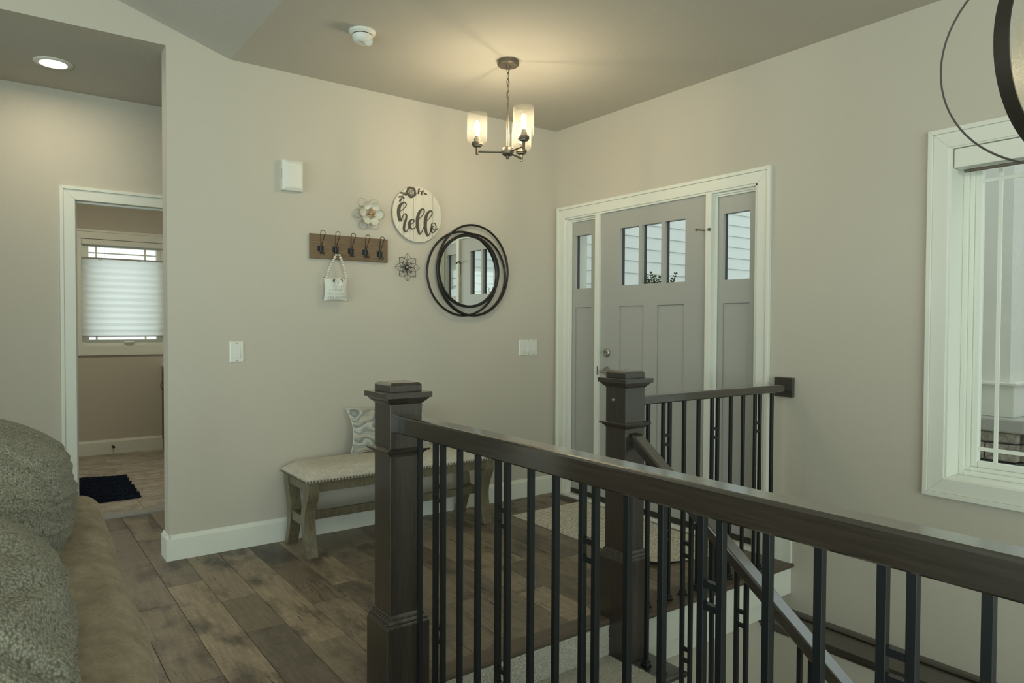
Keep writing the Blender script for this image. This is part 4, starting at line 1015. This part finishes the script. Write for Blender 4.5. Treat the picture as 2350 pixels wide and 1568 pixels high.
# ================================================================ BENCH
be = thing('bench', (-1.475, -.23, 0), 'grey upholstered entry bench with nailhead trim and curved wooden legs under the mirror', 'bench')
bx0, bx1, by0, by1 = -2.100, -.852, -.442, -.028
def seat(u, v):
    x = bx0 + (bx1-bx0)*u; y = by0 + (by1-by0)*v
    dx = min(x-bx0, bx1-x); dy = min(y-by0, by1-y)
    f = lambda d, w: 1-(1-min(1, max(0, d/w)))**2.4
    return Vector((x, y, .432 + .056*(f(dx, .12)*f(dy, .12))**.62 + .006*math.sin(math.pi*u)*math.sin(math.pi*v)))
uu = lambda t: .5-.5*math.cos(math.pi*t)
mb = MB().grid(lambda u, v: seat(uu(u), uu(v)), 60, 40)
mb.box(bx0, bx1, by0, by1, .416, .4325); mb.build('seat_cushion', M_LINEN, be)
nail = MB(); 
def nail_at(x, y, nx, ny):
    q = Vector((nx, ny, 0)).to_track_quat('Z', 'Y'); t = MB().lathe([(.0062, 0), (.0052, .0028), (.003, .0045), (0, .005)], (0, 0, 0), 8)
    nail.add([tuple(q @ Vector(p) + Vector((x, y, .4225))) for p in t.v], t.f, True)
k = 0
while bx0+.008+.0187*k < bx1-.004: nail_at(bx0+.008+.0187*k, by0, 0, -1); nail_at(bx0+.008+.0187*k, by1, 0, 1); k += 1
k = 0
while by0+.008+.0187*k < by1-.004: nail_at(bx0, by0+.008+.0187*k, -1, 0); nail_at(bx1, by0+.008+.0187*k, 1, 0); k += 1
o = nail.build('nailhead_trim', M_BRONZE, be); o['kind'] = 'stuff'
ap = MB().box(-2.03, -.925, -.418, -.398, .357, .416).box(-2.03, -.925, -.072, -.052, .357, .416); ap.build('apron', M_BENCH, be, .003)
MB().box(-2.076, -2.056, -.40, -.07, .357, .416).build('side_apron', M_BENCH, be, .003); MB().box(-.896, -.876, -.40, -.07, .357, .416).build('side_apron', M_BENCH, be, .003)
def leg(x0, x1, sg):
    yc = -.235
    prof = []   # outer edge then inner edge, in distance from bench centre line
    zs = [.416, .36, .325, .29, .25, .20, .15, .10, .05, 0.]
    outer = [.197, .196, .186, .168, .150, .140, .142, .152, .168, .186]
    inner = [.128, .126, .116, .100, .086, .080, .086, .100, .120, .142]
    pts = [(yc+sg*o_, z) for o_, z in zip(outer, zs)] + [(yc+sg*i_, z) for i_, z in zip(reversed(inner), reversed(zs))]
    if sg > 0: pts = pts
    mb = MB().prism(smooth2(pts), 0, x0, x1); mb.build('leg', M_BENCH, be, .003, 2)
def smooth2(pts):
    n = len(pts)//2; a = smooth_path(pts[:n], 3); b = smooth_path(pts[n:], 3); return [tuple(p) for p in a] + [tuple(p) for p in b]
for x0, x1 in ((-2.086, -2.022), (-.930, -.866)):
    for sg in (-1, 1): leg(x0, x1, sg)
for x in (-2.066, -.886): MB().box(x-.012, x+.012, -.325, -.145, .158, .212).build('side_stretcher', M_BENCH, be, .003)
MB().box(-2.055, -.897, -.247, -.223, .160, .208).build('long_stretcher', M_BENCH, be, .003)
# pillow on the bench
pl = thing('throw_pillow', (-1.47, -.11, .49), 'pillow printed with grey and cream agate bands on the bench', 'pillow')
mb = MB(); t_ = math.radians(14)
cushion(mb, (-1.452, -.118, .626), (1, 0, 0), (0, -math.cos(t_), math.sin(t_)), (0, math.sin(t_), math.cos(t_)), .270, .140, .062, .13, 34, .5)
mb.build('cover', M_AGATE, pl)
rim = [(u, -1) for u in np.linspace(-1, 1, 24)] + [(1, v) for v in np.linspace(-1, 1, 14)][1:] + [(u, 1) for u in np.linspace(1, -1, 24)][1:] + [(-1, v) for v in np.linspace(1, -1, 14)][1:-1]
ux, uz = Vector((1, 0, 0)), Vector((0, math.sin(t_), math.cos(t_)))
MB().tube([Vector((-1.452, -.118, .626)) + ux*(.270*u*(1-.13*u*u*(1-v*v))) + uz*(.140*v*(1-.13*v*v*(1-u*u))) for u, v in rim], .0022, 6, True).build('piping', M_BAG, pl)

# ================================================================ RUGS AND FLOOR THINGS
rg_ = thing('entry_rug', (-.35, -1.0, 0), 'speckled grey and cream woven rug on the floor before the front door', 'rug')
q = [(-.668, -.376), (-.045, -.366), (-.075, -1.69), (-.655, -1.60)]
def rugP(u, v):
    a = Vector((q[0][0]+(q[1][0]-q[0][0])*u, q[0][1]+(q[1][1]-q[0][1])*u, 0)); b = Vector((q[3][0]+(q[2][0]-q[3][0])*u, q[3][1]+(q[2][1]-q[3][1])*u, 0))
    p = a+(b-a)*v; c = max(0, 1-math.hypot(u*1.6, (1-v)*3.2)); return p + Vector((0, 0, .009 + .030*c*c))
mb = MB().grid(lambda u, v: rugP(u, v), 40, 80); o0 = len(mb.v)
edge = [rugP(u, 0) for u in np.linspace(0, 1, 40)] + [rugP(1, v) for v in np.linspace(0, 1, 80)][1:] + [rugP(u, 1) for u in np.linspace(1, 0, 40)][1:] + [rugP(0, v) for v in np.linspace(1, 0, 80)][1:-1]
mb.build('pile', M_RUG, rg_)
MB().tube([p - Vector((0, 0, .0045)) for p in edge], .0045, 6, True).build('binding', M_RUGEDGE, rg_)
vt = thing('floor_register', (-.08, -.235, 0), 'brown metal floor register against the door sill', 'floor vent')
MB().box(-.128, -.040, -.385, -.100, .0003, .004).build('frame', M_NOSE, vt, .001)
for k in range(14): MB().box(-.115, -.053, -.372+.0195*k, -.361+.0195*k, .0035, .0065).build('louver', M_BRONZE, vt)
bm_ = thing('bath_mat', (-2.9, 2.02, 0), 'navy blue shaggy bath mat on the tiled bathroom floor', 'bath mat')
qq = [(-3.20, 1.585), (-2.585, 1.605), (-2.570, 2.475), (-3.20, 2.52)]
mm = MB().hexa([(*qq[0], 0), (*qq[1], 0), (*qq[3], 0), (*qq[2], 0), (*qq[0], .010), (*qq[1], .010), (*qq[3], .010), (*qq[2], .010)]); mm.build('backing', M_BATHMAT, bm_, .003)
n = 16000; U, V = R0.uniform(0, 1, n), R0.uniform(0, 1, n); Q = np.array(qq)
Pm = (Q[0][None]*(1-U[:, None])+Q[1][None]*U[:, None])*(1-V[:, None]) + (Q[3][None]*(1-U[:, None])+Q[2][None]*U[:, None])*V[:, None]
wav = .010*np.sin(Pm[:, 1]*44+2.0*np.sin(Pm[:, 0]*9))
Pm = np.concatenate([Pm, np.full((n, 1), .009)], 1)
A, F = tufts(Pm, np.tile([[0, 0, 1.]], (n, 1)), .008, .0055, .4, 31); A[:, 2] += np.repeat(np.clip(wav, -.004, .01), 6)
tuft_obj('pile', A, F, M_BATHMAT, bm_)
# door stop on the bathroom baseboard
ds = thing('door_stop', (-2.49, 3.70, .09), 'small bronze door stop on the bathroom baseboard', 'door stop')
MB().lathe([(0, 0), (.012, 0), (.010, .006), (.006, .010), (.006, .050), (0, .050)], (-2.515, 3.705, .072), 14, 1).build('stem', M_BRONZE, ds)
MB().lathe([(0, .048), (.011, .050), (.012, .062), (0, .066)], (-2.515, 3.705, .072), 14, 1).build('tip', M_RUBBER, ds)
# vanity just showing behind the wall end
vn = thing('vanity_cabinet', (-2.0, 2.9, 0), 'wooden vanity cabinet in the bathroom, almost hidden behind the wall end', 'cabinet')
MB().box(-2.075, -1.62, 2.95, 3.68, .0, .84).build('body', M_RACK, vn, .003)
MB().box(-2.09, -1.60, 2.93, 3.70, .84, .875).build('countertop', M_TRIM, vn, .004)
dr = MB().box(-2.090, -2.075, 3.00, 3.64, .12, .80).build('door', M_RACK, vn, .003)
MB().tube([(-2.090, 3.52, .615), (-2.112, 3.52, .625), (-2.122, 3.52, .66), (-2.112, 3.52, .695), (-2.090, 3.52, .705)], .004, 8).build('pull', M_BRONZE, dr)
# pleated shade in the bathroom window
ps = thing('pleated_shade', (-2.40, 3.76, 1.9), 'translucent white pleated shade lowered from the top of the bathroom window', 'window shade')
MB().box(BW[0]+.002, BW[1]-.002, 3.722, 3.765, 2.035, 2.084).build('head_rail', M_TRIM, ps, .002)
zt, zb_, npl = 1.897, 1.155, 12
for k in range(npl):
    a = zt-(zt-zb_)*k/npl; b = zt-(zt-zb_)*(k+1)/npl; mth = (a+b)/2
    MB().add([(BW[0]+.006, 3.742, a), (BW[1]-.006, 3.742, a), (BW[0]+.006, 3.724, mth), (BW[1]-.006, 3.724, mth), (BW[0]+.006, 3.742, b), (BW[1]-.006, 3.742, b)], [(0, 1, 3, 2), (2, 3, 5, 4)]).build('pleat', M_SHADE, ps, fix=False)
MB().box(BW[0]+.004, BW[1]-.004, 3.722, 3.756, 1.896, 1.910).build('top_rail', plain('shade_rail', (.36, .34, .30), .5), ps, .002)
MB().box(BW[0]+.004, BW[1]-.004, 3.722, 3.756, 1.143, 1.156).build('bottom_rail', plain('shade_rail_b', (.42, .40, .36), .5), ps, .002)
for xx in (-2.568, -2.232):
    MB().tube([(xx, 3.74, 2.04), (xx, 3.74, 1.90)], .0009, 5).build('lift_cord', M_TRIM, ps)
    MB().box(xx-.058, xx-.022, 3.716, 3.728, 1.886, 1.897).build('shade_handle', M_WHITEPL, ps, .003)

# ================================================================ SOFA
sf = thing('sofa', (-3.7, -2.85, 0), 'brown suede sofa seen from behind, lower left, its padded back towards the hall', 'sofa')
def rbox(mb, c, half, rad, n=14, rot=0, fn=None):
    c = Vector(c); h = half
    def axis(i):
        e = [-h[i] + rad*(1-math.cos(math.pi/2*k/6)) for k in range(7)]; m = max(2, int((2*h[i]-2*rad)/.05)); lo, hi = -h[i]+rad, h[i]-rad
        return e + [lo+(hi-lo)*k/m for k in range(1, m)] + [-q for q in reversed(e)]
    A = [axis(i) for i in range(3)]
    def rnd(p):
        k = Vector([max(-h[i]+rad, min(h[i]-rad, p[i])) for i in range(3)]); d = Vector(p)-k
        q = c + k + (d.normalized()*rad if d.length > 1e-9 else d)
        return fn(q) if fn else q
    for i in range(3):
        j, k = (i+1) % 3, (i+2) % 3; U, V = A[j], A[k]
        for sg in (-1, 1):
            def P(u, v):
                p = [0, 0, 0]; p[i] = sg*h[i]; p[j] = U[round(u*(len(U)-1))]; p[k] = V[round(v*(len(V)-1))]; return rnd(p)
            mb.grid(P, len(U), len(V))
    return mb
def slant(p):   # the sofa stands a little askew
    d = -(p.y+2.9)*.038
    wob = .006*noise.noise(Vector((p.x*3, p.y*3.5, p.z*3))) + .004*noise.noise(Vector((p.x*9, p.y*8, p.z*9)))
    return Vector((p.x - d*-1*0 + (p.y+2.9)*.043 + wob, p.y, p.z + wob))
rbox(MB(), (-3.375, -2.87, .405), (.140, 1.06, .400), .065, 20, 0, slant).build('back', M_SUEDE, sf)
rbox(MB(), (-3.98, -2.90, .23), (.46, 1.02, .20), .04, 10).build('seat_base', M_SUEDE, sf)
rbox(MB(), (-3.95, -1.92, .30), (.44, .11, .30), .06, 10).build('arm', M_SUEDE, sf); rbox(MB(), (-3.95, -3.88, .30), (.44, .11, .30), .06, 10).build('arm', M_SUEDE, sf)
for yy in (-2.42, -3.38): rbox(MB(), (-3.98, yy, .47), (.43, .47, .085), .06, 10).build('seat_cushion', M_SUEDE, sf)
for xx in (-4.35, -3.36):
    for yy in (-1.95, -3.85): MB().lathe([(0, 0), (.022, 0), (.028, .04), (0, .04)], (xx, yy, 0), 12).build('foot', M_DWOOD, sf)
def puff(c, half, rot, seed, ridges):
    c = Vector(c); mb = MB()
    R3 = Matrix.Rotation(rot[1], 3, 'Y') @ Matrix.Rotation(rot[2], 3, 'Z')
    def P(u, v):
        th = 2*math.pi*u; ph = math.pi*(.0005+.999*v); e = .62
        sg = lambda a, q: math.copysign(abs(a)**q, a)
        d = Vector((sg(math.cos(th), e)*sg(math.sin(ph), e), sg(math.sin(th), e)*sg(math.sin(ph), e), -sg(math.cos(ph), e)))
        p = Vector((d.x*half[0], d.y*half[1], d.z*half[2])); nrm = d.normalized()
        s = Vector((seed*3.1, seed*1.7, 0))
        w = .022*noise.noise(p*3.0+s) + .008*noise.noise(p*8+s)
        # channels quilted across the width
        zc = p.z/half[2]*ridges + .7*noise.noise(p*2.6+s)
        ch_ = -.010*math.exp(-((zc-round(zc))/.09)**2) + .006*math.cos(2*math.pi*zc)
        yc = p.y/half[1]*1.5 + .3*noise.noise(p*2+s); ch_ += -.010*math.exp(-((yc-round(yc))/.06)**2)
        return c + R3 @ (p + nrm*(w+ch_))
    return mb.grid(P, 150, 110, True, True)
bc1 = tag(puff((-3.545, -2.17, .80), (.235, .42, .275), (0, .32, -.05), 1, 4.6).build('back_cushion', M_SHERPA, None, loc=(-3.545, -2.17, .55)), 'grey fleecy sofa cushion farther from the viewer, bulging over the sofa back', 'cushion', 'grey fleecy cushions on the sofa')
bc2 = tag(puff((-3.605, -3.00, .74), (.225, .43, .30), (0, .30, .06), 2, 4.4).build('back_cushion', M_SHERPA, None, loc=(-3.585, -3.0, .5)), 'grey fleecy sofa cushion nearer the viewer, in the lower left corner', 'cushion', 'grey fleecy cushions on the sofa')
